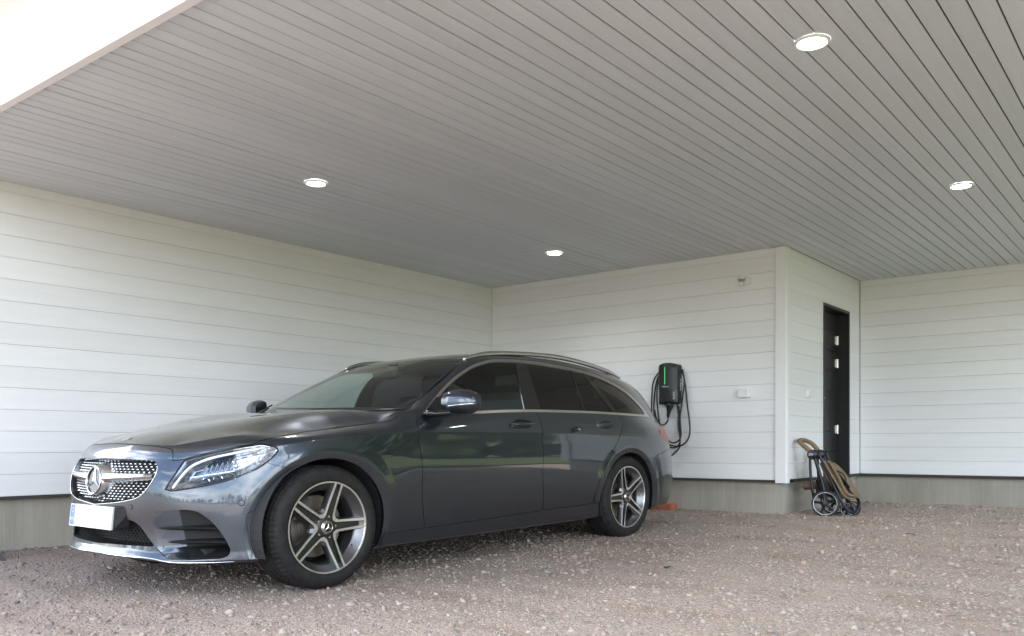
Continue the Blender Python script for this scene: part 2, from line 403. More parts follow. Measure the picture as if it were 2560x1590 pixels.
# paint
m = M['paint'] = mat('grey_metallic_paint', (.05, .06, .08), .33, .9)
n_, l_, b_ = nt(m); b_.inputs['Coat Weight'].default_value = 1.0; b_.inputs['Coat Roughness'].default_value = .025; b_.inputs['Coat IOR'].default_value = 1.55
t = tex_noise(m, (1, 1, 1), 2, .5, 900); r = ramp(m, t.outputs['Fac'], [(.35, (.038, .047, .062)), (.62, (.062, .076, .098))])
l_.new(r.outputs['Color'], b_.inputs['Base Color'])
M['black_gloss'] = mat('gloss_black', (.008, .008, .009), .12, 0, Coat_Weight=.5)
M['black_plastic'] = mat('black_plastic', (.009, .009, .010), .5, Specular_IOR_Level=.3)
M['rubber'] = mat('rubber_seal', (.014, .014, .014), .6)
M['chrome'] = mat('chrome', (.78, .79, .80), .08, 1.0)
M['satin'] = mat('satin_silver', (.60, .60, .60), .26, 1.0)
M['dloTrim'] = mat('polished_aluminium_trim', (.62, .61, .58), .30, 1.0)
M['inner_dark'] = mat('dark_interior', (.012, .012, .013), .8)
M['seat'] = mat('black_seat', (.02, .02, .022), .6)
def glass(name, tint, refl=1.0, ior=1.55):
    m = bpy.data.materials.new(name); m.use_nodes = True; n, l = m.node_tree.nodes, m.node_tree.links; n.clear()
    o = n.new('ShaderNodeOutputMaterial'); t = n.new('ShaderNodeBsdfTransparent'); t.inputs['Color'].default_value = (*tint, 1)
    g = n.new('ShaderNodeBsdfGlossy'); g.inputs['Roughness'].default_value = .012; g.inputs['Color'].default_value = (refl, refl, refl, 1)
    f = n.new('ShaderNodeFresnel'); ge = n.new('ShaderNodeNewGeometry'); mr = n.new('ShaderNodeMapRange'); mr.inputs['To Min'].default_value = ior; mr.inputs['To Max'].default_value = 1 / ior; l.new(ge.outputs['Backfacing'], mr.inputs['Value']); l.new(mr.outputs['Result'], f.inputs['IOR']); x = n.new('ShaderNodeMixShader')
    l.new(f.outputs['Fac'], x.inputs['Fac']); l.new(t.outputs['BSDF'], x.inputs[1]); l.new(g.outputs['BSDF'], x.inputs[2]); l.new(x.outputs['Shader'], o.inputs['Surface']); return m
M['windscreen'] = glass('windscreen_glass', (.80, .89, .86)); M['front_glass'] = glass('front_door_glass', (.66, .78, .76)); M['rear_glass'] = glass('dark_tinted_glass', (.07, .075, .08))
M['lens'] = glass('headlamp_lens', (.93, .95, .96), .9, 1.38)

# ---- triangle soup with attributes: position 3, normal 3
def grid_soup(P):
    """P: (rows, cols, 3) dense grid -> attributes and triangles, smooth normals"""
    du = np.gradient(P, axis=1); dv = np.gradient(P, axis=0); N = np.cross(du, dv); N /= np.maximum(np.linalg.norm(N, axis=2, keepdims=True), 1e-12)
    r, c = P.shape[:2]; A = np.concatenate([P, N], 2).reshape(-1, 6)
    i = np.arange(r * c).reshape(r, c); a, b, d, e = i[:-1, :-1].ravel(), i[:-1, 1:].ravel(), i[1:, 1:].ravel(), i[1:, :-1].ravel()
    T = np.concatenate([np.stack([a, b, d], 1), np.stack([a, d, e], 1)])
    return A, T
def clip(A, T, f):
    """keep f < 0, cutting triangles exactly at f = 0"""
    neg = f < 0; k = neg[T].sum(1); out = [T[k == 3]]; newA = [A]; base = len(A)
    for cnt in (1, 2):
        S = T[k == cnt]
        if not len(S): continue
        lone = neg[S] if cnt == 1 else ~neg[S]; j = lone.argmax(1); rr = np.arange(len(S))
        a, b, c = S[rr, j], S[rr, (j + 1) % 3], S[rr, (j + 2) % 3]
        def cross(p, q):
            t = (f[p] / (f[p] - f[q]))[:, None]; return A[p] * (1 - t) + A[q] * t
        ab, ac = cross(a, b), cross(a, c); i1 = base + np.arange(len(S)); i2 = i1 + len(S); newA += [ab, ac]; base += 2 * len(S)
        if cnt == 1: out.append(np.stack([a, i1, i2], 1))
        else: out += [np.stack([i1, b, c], 1), np.stack([i1, c, i2], 1)]
    A2 = np.concatenate(newA); T2 = np.concatenate(out)
    used = np.unique(T2); mp = np.full(len(A2), -1); mp[used] = np.arange(len(used)); A2 = A2[used]; T2 = mp[T2]
    # weld the cut points
    key = np.round(A2[:, :3] * 2e5).astype(np.int64); _, idx, inv = np.unique(key, axis=0, return_index=True, return_inverse=True)
    A2 = A2[idx]; T2 = inv.reshape(-1)[T2]; ok = (T2[:, 0] != T2[:, 1]) & (T2[:, 1] != T2[:, 2]) & (T2[:, 0] != T2[:, 2])
    A2[:, 3:6] /= np.maximum(np.linalg.norm(A2[:, 3:6], axis=1, keepdims=True), 1e-12)
    return A2, T2[ok]
def sdist(pts, poly):
    """signed distance to a closed polygon, negative inside"""
    poly = np.asarray(poly, float); a = poly; b = np.roll(poly, -1, 0); d2 = np.full(len(pts), 1e18); ins = np.zeros(len(pts), bool)
    for (x0, y0), (x1, y1) in zip(a, b):
        ex, ey = x1 - x0, y1 - y0; L2 = ex * ex + ey * ey + 1e-18
        t = np.clip(((pts[:, 0] - x0) * ex + (pts[:, 1] - y0) * ey) / L2, 0, 1)
        d2 = np.minimum(d2, (pts[:, 0] - x0 - t * ex) ** 2 + (pts[:, 1] - y0 - t * ey) ** 2)
        c = (y0 > pts[:, 1]) != (y1 > pts[:, 1])
        with np.errstate(divide='ignore', invalid='ignore'): ins ^= c & (pts[:, 0] < ex * (pts[:, 1] - y0) / (ey if ey else 1e-18) + x0)
    return np.where(ins, -1, 1) * np.sqrt(d2)
def smooth_poly(pts, per=8, closed=True):
    P = np.asarray(pts, float); n = len(P); out = []
    for i in range(n if closed else n - 1):
        p0, p1, p2, p3 = P[(i - 1) % n if closed else max(i - 1, 0)], P[i], P[(i + 1) % n], P[(i + 2) % n if closed else min(i + 2, n - 1)]
        for t in np.linspace(0, 1, per, endpoint=False):
            out.append(.5 * ((2 * p1) + (p2 - p0) * t + (2 * p0 - 5 * p1 + 4 * p2 - p3) * t * t + (3 * p1 - p0 - 3 * p2 + p3) * t ** 3))
    if not closed: out.append(P[-1])
    return np.array(out)
def take(A, T, f, g=.6, width=None):
    """cut the piece f<0 out of the soup with a shut gap of 2 g"""
    return clip(A, T, f + g), clip(A, T, -f + g)
def flange(A, T, depth=.012, keep=None):
    """edge return along the inside normal"""
    E = np.concatenate([T[:, [0, 1]], T[:, [1, 2]], T[:, [2, 0]]]); key = np.sort(E, 1); _, inv, cnt = np.unique(key, axis=0, return_inverse=True, return_counts=True)
    E = E[cnt[inv.reshape(-1)] == 1]
    mid = (A[E[:, 0], :3] + A[E[:, 1], :3]) / 2
    sel = np.abs(mid[:, 1]) > 2e-3
    if keep is not None: sel &= keep(mid)
    E = E[sel]
    if not len(E): return A, T
    p0, p1 = A[E[:, 0]], A[E[:, 1]]; k = len(A); m = len(E)
    e = p1[:, :3] - p0[:, :3]; nn = np.cross(e, (p0[:, 3:6] + p1[:, 3:6]) / 2); nn /= np.maximum(np.linalg.norm(nn, axis=1, keepdims=True), 1e-12)
    q0, q1 = p0.copy(), p1.copy(); q0[:, :3] -= p0[:, 3:6] * depth; q1[:, :3] -= p1[:, 3:6] * depth
    blk = []
    for p in (p0, p1, q1, q0):
        x = p.copy(); x[:, 3:6] = nn; blk.append(x)
    i = np.arange(m); a, b, c, d = k + i, k + m + i, k + 2 * m + i, k + 3 * m + i
    return np.concatenate([A] + blk), np.concatenate([T, np.stack([a, b, c], 1), np.stack([a, c, d], 1)])
def mirror(A): A = A.copy(); A[:, 1] *= -1; A[:, 4] *= -1; return A
def panel(name, A, T, material, parent=None, fl=.012, both=False, sides=(1, -1), keep=None, off=0.):
    """make object(s); both: one mesh across the centre line, else one object per side"""
    if off: A = A.copy(); A[:, :3] += A[:, 3:6] * off
    if fl: A, T = flange(A, T, fl, keep)
    objs = []
    def emit(A, T):
        return mk(name, car_xf(A[:, :3]), T.copy(), material, parent or car, N=np.stack([A[:, 4], A[:, 3], A[:, 5]], 1))
    if both: return emit(np.concatenate([A, mirror(A)]), np.concatenate([T, T + len(A)]))
    for sd in sides: objs.append(emit(A if sd > 0 else mirror(A), T))
    return objs

# ---- plan outline of the body at its fullest
OUT = np.array([(-.750, 0), (-.747, .1), (-.736, .2), (-.716, .3), (-.686, .4), (-.641, .5), (-.577, .6), (-.487, .70), (-.39, .78), (-.285, .838), (-.15, .880), (0, .897), (.2, .900), (.4, .897), (.65, .889),
                (1.2, .886), (1.76, .886), (2.3, .888), (2.55, .895), (2.84, .903), (3.1, .897), (3.35, .875), (3.55, .838), (3.70, .775), (3.81, .68), (3.885, .5), (3.917, .25), (3.925, 0)])
_ext = np.concatenate([OUT[1:3][::-1] * [1, -1], OUT, OUT[-3:-1][::-1] * [1, -1]])
_d = np.r_[0, np.cumsum(np.linalg.norm(np.diff(_ext, axis=0), axis=1))]; _q0 = _d[2]; QK = _d[2:-2] - _q0; QMAX = QK[-1]
def outline(q): return spline(_d - _q0, _ext, q)
_qq = np.linspace(0, QMAX, 4000); _oo = outline(_qq)
def q_y(y): k = _oo[:, 0] < -.28; return float(np.interp(y, _oo[k, 1], _qq[k]))
def q_s(s): k = (_oo[:, 1] > .7) & (_oo[:, 0] > -.5) & (_oo[:, 0] < 3.75); return float(np.interp(s, _oo[k, 0], _qq[k]))
def q_ry(y): k = _oo[:, 0] > 3.6; return float(np.interp(-y, -_oo[k, 1], _qq[k]))
#   rows: under, lip, .24, .33, .43, .52, .60, .67-.75, crease, shoulder, top
TAB = [
 (q_y(0),    [(-.10,.175),(.004,.203),(-.012,.238),(-.016,.33),(-.002,.43),(.003,.52),(-.004,.60),(-.026,.67),(-.050,.715),(-.068,.75),(-.098,.783)]),
 (q_y(.25),  [(-.10,.175),(.004,.202),(-.012,.238),(-.016,.33),(-.002,.43),(.003,.52),(-.004,.60),(-.026,.667),(-.050,.712),(-.066,.745),(-.095,.778)]),
 (q_y(.45),  [(-.10,.168),(.004,.190),(-.012,.230),(-.014,.33),(-.002,.43),(.002,.52),(-.008,.60),(-.028,.66),(-.048,.70),(-.064,.735),(-.098,.770)]),
 (q_y(.55),  [(-.10,.165),(.003,.186),(-.008,.230),(-.008,.33),(.000,.43),(.001,.51),(-.010,.59),(-.028,.65),(-.048,.70),(-.068,.742),(-.115,.785)]),
 (q_y(.65),  [(-.10,.165),(.002,.188),(-.004,.232),(-.003,.33),(.002,.43),(.001,.51),(-.008,.59),(-.022,.65),(-.042,.71),(-.068,.762),(-.125,.805)]),
 (q_y(.74),  [(-.10,.165),(.000,.190),(-.002,.236),(.000,.33),(.003,.43),(.002,.52),(-.004,.60),(-.014,.66),(-.030,.725),(-.058,.782),(-.118,.820)]),
 (q_s(-.33), [(-.10,.165),(-.004,.190),(-.003,.240),(.000,.34),(.003,.44),(.003,.53),(-.001,.61),(-.008,.68),(-.018,.757),(-.052,.800),(-.104,.822)]),
 (q_s(-.15), [(-.10,.165),(-.01,.190),(-.008,.245),(-.002,.35),(.002,.45),(.003,.55),(.002,.63),(-.003,.71),(-.016,.786),(-.060,.818),(-.136,.834)]),
 (q_s(.0),   [(-.10,.165),(-.02,.190),(-.015,.25),(-.004,.36),(.001,.46),(.003,.56),(.003,.65),(-.003,.725),(-.018,.804),(-.066,.832),(-.150,.846)]),
 (q_s(.22),  [(-.11,.165),(-.04,.190),(-.022,.255),(-.010,.36),(-.002,.46),(.001,.56),(.002,.66),(-.001,.738),(-.012,.822),(-.060,.853),(-.152,.872)]),
 (q_s(.42),  [(-.12,.165),(-.05,.188),(-.027,.258),(-.014,.36),(-.004,.46),(.000,.56),(.002,.66),(.002,.745),(-.004,.833),(-.050,.873),(-.150,.898)]),
 (q_s(.62),  [(-.12,.165),(-.05,.186),(-.030,.262),(-.016,.36),(-.005,.46),(.000,.56),(.003,.66),(.003,.748),(.003,.840),(-.028,.905),(-.105,.968)]),
 (q_s(.80),  [(-.12,.165),(-.05,.186),(-.030,.266),(-.016,.36),(-.005,.46),(.000,.56),(.003,.66),(.003,.748),(.005,.841),(-.016,.900),(-.052,.955)]),
 (q_s(1.2),  [(-.12,.165),(-.05,.186),(-.030,.274),(-.016,.365),(-.005,.46),(.000,.56),(.003,.66),(.003,.748),(.005,.841),(-.012,.900),(-.036,.962)]),
 (q_s(1.76), [(-.12,.168),(-.05,.188),(-.030,.284),(-.016,.37),(-.005,.46),(.000,.56),(.003,.66),(.003,.745),(.005,.836),(-.012,.905),(-.036,.976)]),
 (q_s(2.3),  [(-.12,.172),(-.05,.192),(-.030,.296),(-.014,.38),(-.004,.47),(.000,.56),(.002,.65),(.002,.735),(.002,.824),(-.018,.905),(-.044,.980)]),
 (q_s(2.6),  [(-.11,.180),(-.04,.200),(-.024,.300),(-.010,.38),(-.002,.47),(.000,.56),(.001,.65),(.000,.730),(-.006,.815),(-.030,.900),(-.056,.978)]),
 (q_s(2.84), [(-.10,.190),(-.02,.215),(-.012,.300),(-.004,.38),(.001,.47),(.002,.56),(.002,.65),(-.001,.725),(-.012,.810),(-.038,.895),(-.068,.972)]),
 (q_s(3.15), [(-.10,.200),(-.01,.225),(-.004,.300),(-.001,.38),(.002,.46),(.003,.54),(.001,.63),(-.004,.715),(-.018,.805),(-.046,.890),(-.082,.962)]),
 (q_s(3.45), [(-.10,.205),(-.02,.225),(-.006,.290),(-.002,.37),(.003,.45),(.005,.52),(.000,.61),(-.010,.700),(-.026,.795),(-.058,.880),(-.112,.952)]),
 (q_ry(.72), [(-.10,.215),(-.05,.235),(-.018,.290),(-.004,.37),(.004,.45),(.006,.52),(-.006,.61),(-.020,.700),(-.036,.795),(-.074,.880),(-.138,.946)]),
 (q_ry(.45), [(-.10,.235),(-.05,.250),(-.020,.300),(-.006,.37),(.004,.45),(.006,.52),(-.010,.61),(-.026,.700),(-.042,.795),(-.086,.880),(-.150,.950)]),
 (q_ry(0),   [(-.10,.240),(-.05,.255),(-.020,.300),(-.006,.37),(.004,.45),(.006,.52),(-.010,.61),(-.028,.700),(-.046,.795),(-.090,.880),(-.158,.955)])]
TQ = np.array([t[0] for t in TAB]); TV = np.array([t[1] for t in TAB])
# arch shaping
WF, WR, WZ = 0.0, 2.84, .328
ARF, ARR = (.374, .369), (.352, .356)
def arch_r(s, z, c, ab): return np.sqrt(((s - c) / ab[0]) ** 2 + ((z - WZ) / ab[1]) ** 2)
NQ = 620
def ring_surface():
    # finer columns round the nose
    q = np.concatenate([np.linspace(0, q_s(.1), 260, endpoint=False), np.linspace(q_s(.1), q_s(3.4), 260, endpoint=False), np.linspace(q_s(3.4), QMAX, 90)])
    Bp = outline(q); tg = np.gradient(Bp, axis=0); tg /= np.linalg.norm(tg, axis=1, keepdims=True); nrm = np.stack([-tg[:, 1], tg[:, 0]], 1); nrm[0] = (-1, 0); nrm[-1] = (1, 0)
    tv = pchip(TQ, TV, q)          # (cols, rows, 2)
    rows = tv.transpose(1, 0, 2)   # rows, cols, (o, z)
    seg = [np.linspace(0, 1, 6, endpoint=False), 1 + np.linspace(0, 1, 8, endpoint=False), np.linspace(2, 8, 84, endpoint=False), np.linspace(8, 10, 36)]
    R = np.concatenate([pchip(np.arange(0, 3), rows[0:3], np.r_[seg[0], seg[1]]),
                        spline(np.arange(2, 9), rows[2:9], seg[2]), spline(np.arange(8, 11), rows[8:11], seg[3])])
    o, z = R[..., 0], R[..., 1]
    s = Bp[None, :, 0] + o * nrm[None, :, 0]; y = Bp[None, :, 1] + o * nrm[None, :, 1]
    # wheel arches: rolled lip that turns in
    for c, ab in ((WF, ARF), (WR, ARR)):
        rr = arch_r(s, z, c, ab); k = np.clip((1.10 - rr) / .10, 0, 1.3); side = (y > .6)
        y = y - side * k * .009
        bul = np.clip(1 - np.abs(rr - 1.16) / .16, 0, 1); y = y + side * .003 * bul
    y = np.where((np.arange(len(q)) == 0)[None, :] | (np.arange(len(q)) == len(q) - 1)[None, :], 0, y)
    return np.stack([s, y, z], 2)
RING = ring_surface()
A, T = grid_soup(RING)
if A[A[:, 1] > .6, 4].mean() < 0: A[:, 3:6] *= -1
RING_N = A[:, 3:6].reshape(RING.shape)
# split: everything behind s=3.62 handled by height, the rest by outline
(Af, Tf), (Ar, Tr) = clip(A, T, A[:, 0] - 3.60), clip(A, T, 3.60 - A[:, 0])
# wheel openings
for c, ab in ((WF, ARF), (WR, ARR)):
    f = np.where(Af[:, 1] > .55, (1 - arch_r(Af[:, 0], Af[:, 2], c, ab)) * .36, -1); Af, Tf = clip(Af, Tf, f)
PXH = {
 'headlight': smooth_poly([(413,1221),(418,1225.5),(435,1228),(500,1218),(567,1203),(633,1178),(670,1155),(691,1134),(696,1125),(688,1116),(658,1109.5),(633,1111.5),(567,1123.5),(500,1139),(465,1148.5),(458,1153),(436,1186)], 6),
 'grille': np.concatenate([[(150, 1144), (246.7, 1144), (306.7, 1146.7), (373, 1150.5)], smooth_poly([(373,1150.5),(386.7,1153),(393,1161),(394,1172),(388,1190),(373,1215),(356.7,1235),(340,1246),(315,1252.5),(290,1256.7)], 6, False), [(233, 1261), (150, 1263)]]),
 'hood': np.concatenate([[(100, 900), (100, 1107), (285, 1108.5), (340, 1111.2), (390, 1115.8), (420, 1120.5), (428.5, 1123.4), (431.7, 1127.5), (432.4, 1137), (432.2, 1152.3), (446, 1150.6)], smooth_poly([(446,1150.6),(462,1147.2),(500,1136.5),(567,1121),(631.7,1110),(660,1099.5),(760,1080),(860,1067.3),(935,1057.5),(970,1053),(991,1043.5),(999,1034),(1001,1024)], 6, False), [(1001, 900)]]),
 'intake': smooth_poly([(341,1298.5),(352,1293),(390,1281),(420,1276.5),(457,1274.5),(480,1276.5),(500,1283),(533,1308),(560,1343),(573,1366),(576,1378),(570,1390),(555,1396),(533,1398),(480,1400.5),(440,1401),(415,1394),(395,1375),(370,1338),(352,1310)], 6),
 'lower': np.concatenate([[(150, 1352), (256.7, 1358), (323, 1363.5), (378, 1366.5), (385, 1365.5)], [(384, 1361), (372, 1345)], smooth_poly([(352,1318),(340,1307),(328,1301),(312,1298.5)], 5, False), [(304, 1298), (150, 1290)]]),
 'bumper': [(-300, 1060), (600, 1095), (640, 1115), (666, 1150), (671, 1158), (690, 1163), (727, 1171), (737, 1174.5), (800, 1190), (800, 1560), (-300, 1560)],
 'frontdoor': np.concatenate([smooth_poly([(1043,1046),(1041,1055),(1048.5,1078),(1046.5,1090),(1046,1104),(1053,1138),(1056,1172),(1055.5,1238),(1059,1290),(1063,1319.8)], 6, False), [(1200, 1299.5), (1356.5, 1275.5)], smooth_poly([(1357,1274),(1359,1235),(1357,1185),(1359,1135),(1355.5,1104),(1357,1080),(1350,1052),(1339,1026),(1336,1010)], 6, False), [(1043, 1010)]]),
 'reardoor': np.concatenate([smooth_poly([(1336,1010),(1339,1026),(1350,1052),(1357,1080),(1355.5,1104),(1359,1135),(1357,1185),(1359,1235),(1356.5,1275.5)], 6, False), [(1430, 1265.5), (1484, 1258.5)], smooth_poly([(1485,1257),(1487,1238),(1500,1202),(1525,1142),(1545,1102),(1554,1076),(1556,1056),(1545,1038),(1540,1020),(1538,1000)], 6, False)]),
 'sill': [(930, 1338.5), (959, 1334.5), (1063, 1319.8), (1200, 1299.5), (1356.5, 1275.5), (1430, 1265.5), (1484, 1258.5), (1530, 1252), (1530, 1500), (930, 1500)],
 'sidevent': smooth_poly([(618,1284),(632,1278),(676,1262.5),(720,1246),(760,1240),(720,1384),(657,1383),(636,1382.5),(628,1377),(620,1330),(616,1296)], 5),
 'rearbumper': [(1560, 1180), (1612, 1154), (1623, 1149), (1672, 1123), (1720, 1100), (1720, 1500), (1560, 1500)],
 'tail': smooth_poly([(1648,1063),(1650,1082),(1661,1098),(1676,1111),(1692,1112),(1690,1050),(1660,1054)], 5),
}
def F_(A, k, lim=None):
    f = sdist(to_px(A[:, :3]), PXH[k])
    return f if lim is None else np.maximum(f, lim * 400)
parts = {}
A_, T_ = Af, Tf
parts['grille'], (A_, T_) = take(A_, T_, F_(A_, 'grille', A_[:, 0] - -.3), .0)
parts['lower'], (A_, T_) = take(A_, T_, F_(A_, 'lower', A_[:, 0] - -.3), .0)
parts['intake'], (A_, T_) = take(A_, T_, F_(A_, 'intake', A_[:, 0] - -.3), .0)
parts['hood'], (A_, T_) = take(A_, T_, F_(A_, 'hood', A_[:, 0] - .75), .8)
parts['headlight'], (A_, T_) = take(A_, T_, F_(A_, 'headlight', A_[:, 0] - -.05), .7)
parts['bumper'], (A_, T_) = take(A_, T_, F_(A_, 'bumper', A_[:, 0] - .05), .45)
parts['sidevent'], parts['bumper'] = take(*parts['bumper'], np.maximum(F_(parts['bumper'][0], 'sidevent'), (-.62 - parts['bumper'][0][:, 0]) * 400), .5)
parts['sill'], (A_, T_) = take(A_, T_, np.maximum(F_(A_, 'sill'), np.maximum((.30 - A_[:, 0]), A_[:, 0] - 2.62) * 400), .5)
parts['frontdoor'], (A_, T_) = take(A_, T_, F_(A_, 'frontdoor'), .55)
parts['reardoor'], (A_, T_) = take(A_, T_, F_(A_, 'reardoor'), .5)
parts['fender'], (A_, T_) = take(A_, T_, (A_[:, 0] - 1.2) * 400, 0)
parts['tail'], (A_, T_) = take(A_, T_, F_(A_, 'tail', 3.2 - A_[:, 0]), .3)
parts['rearbumper'], parts['quarter'] = take(A_, T_, F_(A_, 'rearbumper', 3.0 - A_[:, 0]), .4)
parts['fender'] = clip(*parts['fender'], -(parts['fender'][0][:, 2] - .10))
fl_keep = lambda mid: mid[:, 2] > .20
panel('front_bumper', *parts['bumper'], 'paint', fl=.02, both=True, keep=fl_keep)
fenders = panel('front_fender', *parts['fender'], 'paint', fl=.022)
HND = {'frontdoor': ((1303, 1060.5), (27, 11.5)), 'reardoor': ((1511.5, 1062), (21, 10.5))}
doors = {}
for dk, nm in (('frontdoor', 'front_door'), ('reardoor', 'rear_door')):
    (hx, hy_), (ha, hb) = HND[dk]
    def er(A): p = to_px(A[:, :3]); return np.sqrt(((p[:, 0] - hx) / ha) ** 2 + ((p[:, 1] - hy_) / hb) ** 2)
    cup, dpart = take(*parts[dk], (er(parts[dk][0]) - 1) * 10, 0)
    doors[dk] = panel(nm, *dpart, 'paint', fl=.014)
    e_ = er(cup[0]); cA = cup[0].copy(); cA[:, :3] -= cA[:, 3:6] * (.024 * (1 - np.clip(e_, 0, 1) ** 2) ** .8)[:, None]
    P_, T__ = cA[:, :3], cup[1]; fn = np.cross(P_[T__[:, 1]] - P_[T__[:, 0]], P_[T__[:, 2]] - P_[T__[:, 0]]); vn = np.zeros_like(P_)
    for c_ in range(3): np.add.at(vn, T__[:, c_], fn)
    vn /= np.maximum(np.linalg.norm(vn, axis=1, keepdims=True), 1e-12); vn *= np.sign((vn * cA[:, 3:6]).sum(1, keepdims=True)); cA[:, 3:6] = vn
    for sd, d_ in zip((1, -1), doors[dk]): panel('handle_recess', cA, T__, 'paint', d_, fl=0, sides=(sd,))
doors_f, doors_r = doors['frontdoor'], doors['reardoor']
panel('side_sill', *parts['sill'], 'paint', fl=.012)
panel('rear_quarter', *parts['quarter'], 'paint', fl=.022)
panel('bumper_corner_panel', *parts['sidevent'], 'paint', fl=.01)
# rear end
zt = Ar[:, 2]
(rb), (rt) = take(Ar, Tr, (zt - .655 - .05 * np.clip((Ar[:, 1] - .3) / .5, 0, 1)) , .0015)
lampf = np.maximum(np.maximum(.74 - rt[0][:, 2], rt[0][:, 2] - .895), .36 - rt[0][:, 1])
rl, rt = take(*rt, lampf, .001)
def join(a, b): return np.concatenate([a[0], b[0]]), np.concatenate([a[1], b[1] + len(a[0])])
panel('rear_bumper', *join(rb, parts['rearbumper']), 'paint', fl=.015, both=True)
M['tail_red'] = mat('red_tail_lamp', (.36, .018, .014), .2, 0, Coat_Weight=.25)
panel('tail_lamp', *join(rl, parts['tail']), 'tail_red', fl=.02)
panel('tailgate', *rt, 'paint', fl=.012, both=True)

# ---- bonnet: height field tied to the fender tops
TOPROW = RING[-1]; SUBROW = RING[-7]
kq = TOPROW[:, 0] < .61
bd = TOPROW[kq][::9]; bd2 = SUBROW[kq][::9]; bd2 = bd2[bd2[:, 0] > -.22]
ctr = np.array([(-.652, .783), (-.60, .800), (-.52, .822), (-.433, .843), (-.33, .865), (-.236, .884), (-.08, .911), (.085, .935), (.25, .953), (.40, .966), (.60, .975)])
crs = np.array([(-.42, .50, .817), (-.30, .575, .840), (-.20, .61, .858), (0, .635, .889), (.2, .645, .920), (.4, .645, .945), (.6, .64, .967)])
pts = np.concatenate([bd, bd2, np.stack([ctr[:, 0], ctr[:, 0] * 0, ctr[:, 1]], 1), crs]); pts = np.concatenate([pts, pts[pts[:, 1] > .01] * [1, -1, 1]])
def tps(P, Q):
    def U(r2): return np.where(r2 > 1e-14, r2 * np.log(np.maximum(r2, 1e-14)), 0)
    n = len(P); K = U(((P[:, None, :2] - P[None, :, :2]) ** 2).sum(2)) + np.eye(n) * 2e-5; Pm = np.c_[np.ones(n), P[:, :2]]
    Mx = np.zeros((n + 3, n + 3)); Mx[:n, :n] = K; Mx[:n, n:] = Pm; Mx[n:, :n] = Pm.T
    w = np.linalg.solve(Mx, np.r_[P[:, 2], 0, 0, 0]); out = np.zeros(len(Q))
    for i in range(0, len(Q), 4000):
        q = Q[i:i + 4000]; out[i:i + 4000] = U(((q[:, None] - P[None, :, :2]) ** 2).sum(2)) @ w[:n] + np.c_[np.ones(len(q)), q] @ w[n:]
    return out
gs, gy = np.meshgrid(np.linspace(-.67, .62, 150), np.linspace(0, .82, 95), indexing='ij')
gz = tps(pts, np.stack([gs.ravel(), gy.ravel()], 1)).reshape(gs.shape)
Ah, Th = grid_soup(np.stack([gs, gy, gz], 2))
if Ah[:, 5].mean() < 0: Ah[:, 3:6] *= -1
edge = TOPROW[kq][:, :2]
rear = np.array([(.60, .66), (.565, .55), (.52, .35), (.495, .15), (.49, -.05)])
plan = np.concatenate([[(-.652, -.05)], edge[edge[:, 0] < .585], rear])
Ah, Th = clip(Ah, Th, sdist(Ah[:, :2], plan))
panel('bonnet', *join((Ah, Th), parts['hood']), 'paint', fl=.012, both=True, keep=lambda m: (m[:, 2] < .79) | (m[:, 0] > .40) | (m[:, 1] > .70))
# round badge on the bonnet nose
bz = float(tps(pts, np.array([(-.588, 0.)]))[0])

# ---- greenhouse sides
gb_i = np.where((TOPROW[:, 0] > .60) & (TOPROW[:, 1] > .60))[0]; gb = TOPROW[gb_i]
gb_par = gb[:, 0]
GT = np.array([(.70, .735, .985), (.80, .708, 1.045), (.95, .668, 1.130), (1.10, .630, 1.212), (1.22, .600, 1.277), (1.35, .574, 1.343), (1.5, .572, 1.381), (1.75, .574, 1.405), (2.1, .576, 1.412), (2.5, .574, 1.400), (2.85, .566, 1.368), (3.1, .556, 1.333), (3.3, .545, 1.298), (3.42, .538, 1.272)])
BS = np.array([.605, .82, 1.02, 1.18, 1.30, 1.42, 1.55, 1.76, 2.1, 2.52, 2.92, 3.22, 3.50, 3.72])
ak = np.linspace(0, 1, len(BS)); aq = np.linspace(0, 1, 330)
sb = pchip(ak, BS, aq); bot = np.stack([sb, np.interp(sb, gb_par, gb[:, 1]), np.interp(sb, gb_par, gb[:, 2])], 1)
top = spline(ak, GT, aq)
tt = np.linspace(0, 1, 70)[:, None, None]
p0, p2 = bot[None], top[None]; d = p2 - p0
p1 = p0 + d * np.array([.74, .33, .86])
GH = (1 - tt) ** 2 * p0 + 2 * tt * (1 - tt) * p1 + tt ** 2 * p2
Ag, Tg = grid_soup(GH)
if Ag[:, 4].mean() < 0: Ag[:, 3:6] *= -1
DLO = np.concatenate([smooth_poly([(1044,1048),(1062,1026),(1080,1002.5),(1105,972.5),(1135,944),(1172.5,918),(1205,905),(1240,899),(1310,901.5),(1385,912.5),(1460,928.5),(1510,947),(1560,975),(1597,1009),(1622,1041.5)], 6, False), smooth_poly([(1622,1042.5),(1535,1036.5),(1455,1032.5),(1335,1030),(1240,1032),(1160,1037),(1100,1042.5),(1044,1049)], 6, False)])
px = to_px(Ag[:, :3]); fo = np.maximum(sdist(px, DLO), (Ag[:, 0] - 3.60) * 400)
inn, shell = take(Ag, Tg, fo, 0.)
def bandw(A): p = to_px(A[:, :3]); return np.interp(p[:, 0], [1044, 1200, 1620], [7.2, 6.6, 4.6])
fi = np.maximum(sdist(to_px(inn[0][:, :3]), DLO), (inn[0][:, 0] - 3.60) * 400) + bandw(inn[0])
inner, trim = take(*inn, fi, 0.)
panel('side_frame', *shell, 'paint', fl=.010)
panel('window_trim', *trim, 'dloTrim', fl=.008, off=.003)
def quad(*p): return [p[0], p[1], p[2], p[3]]
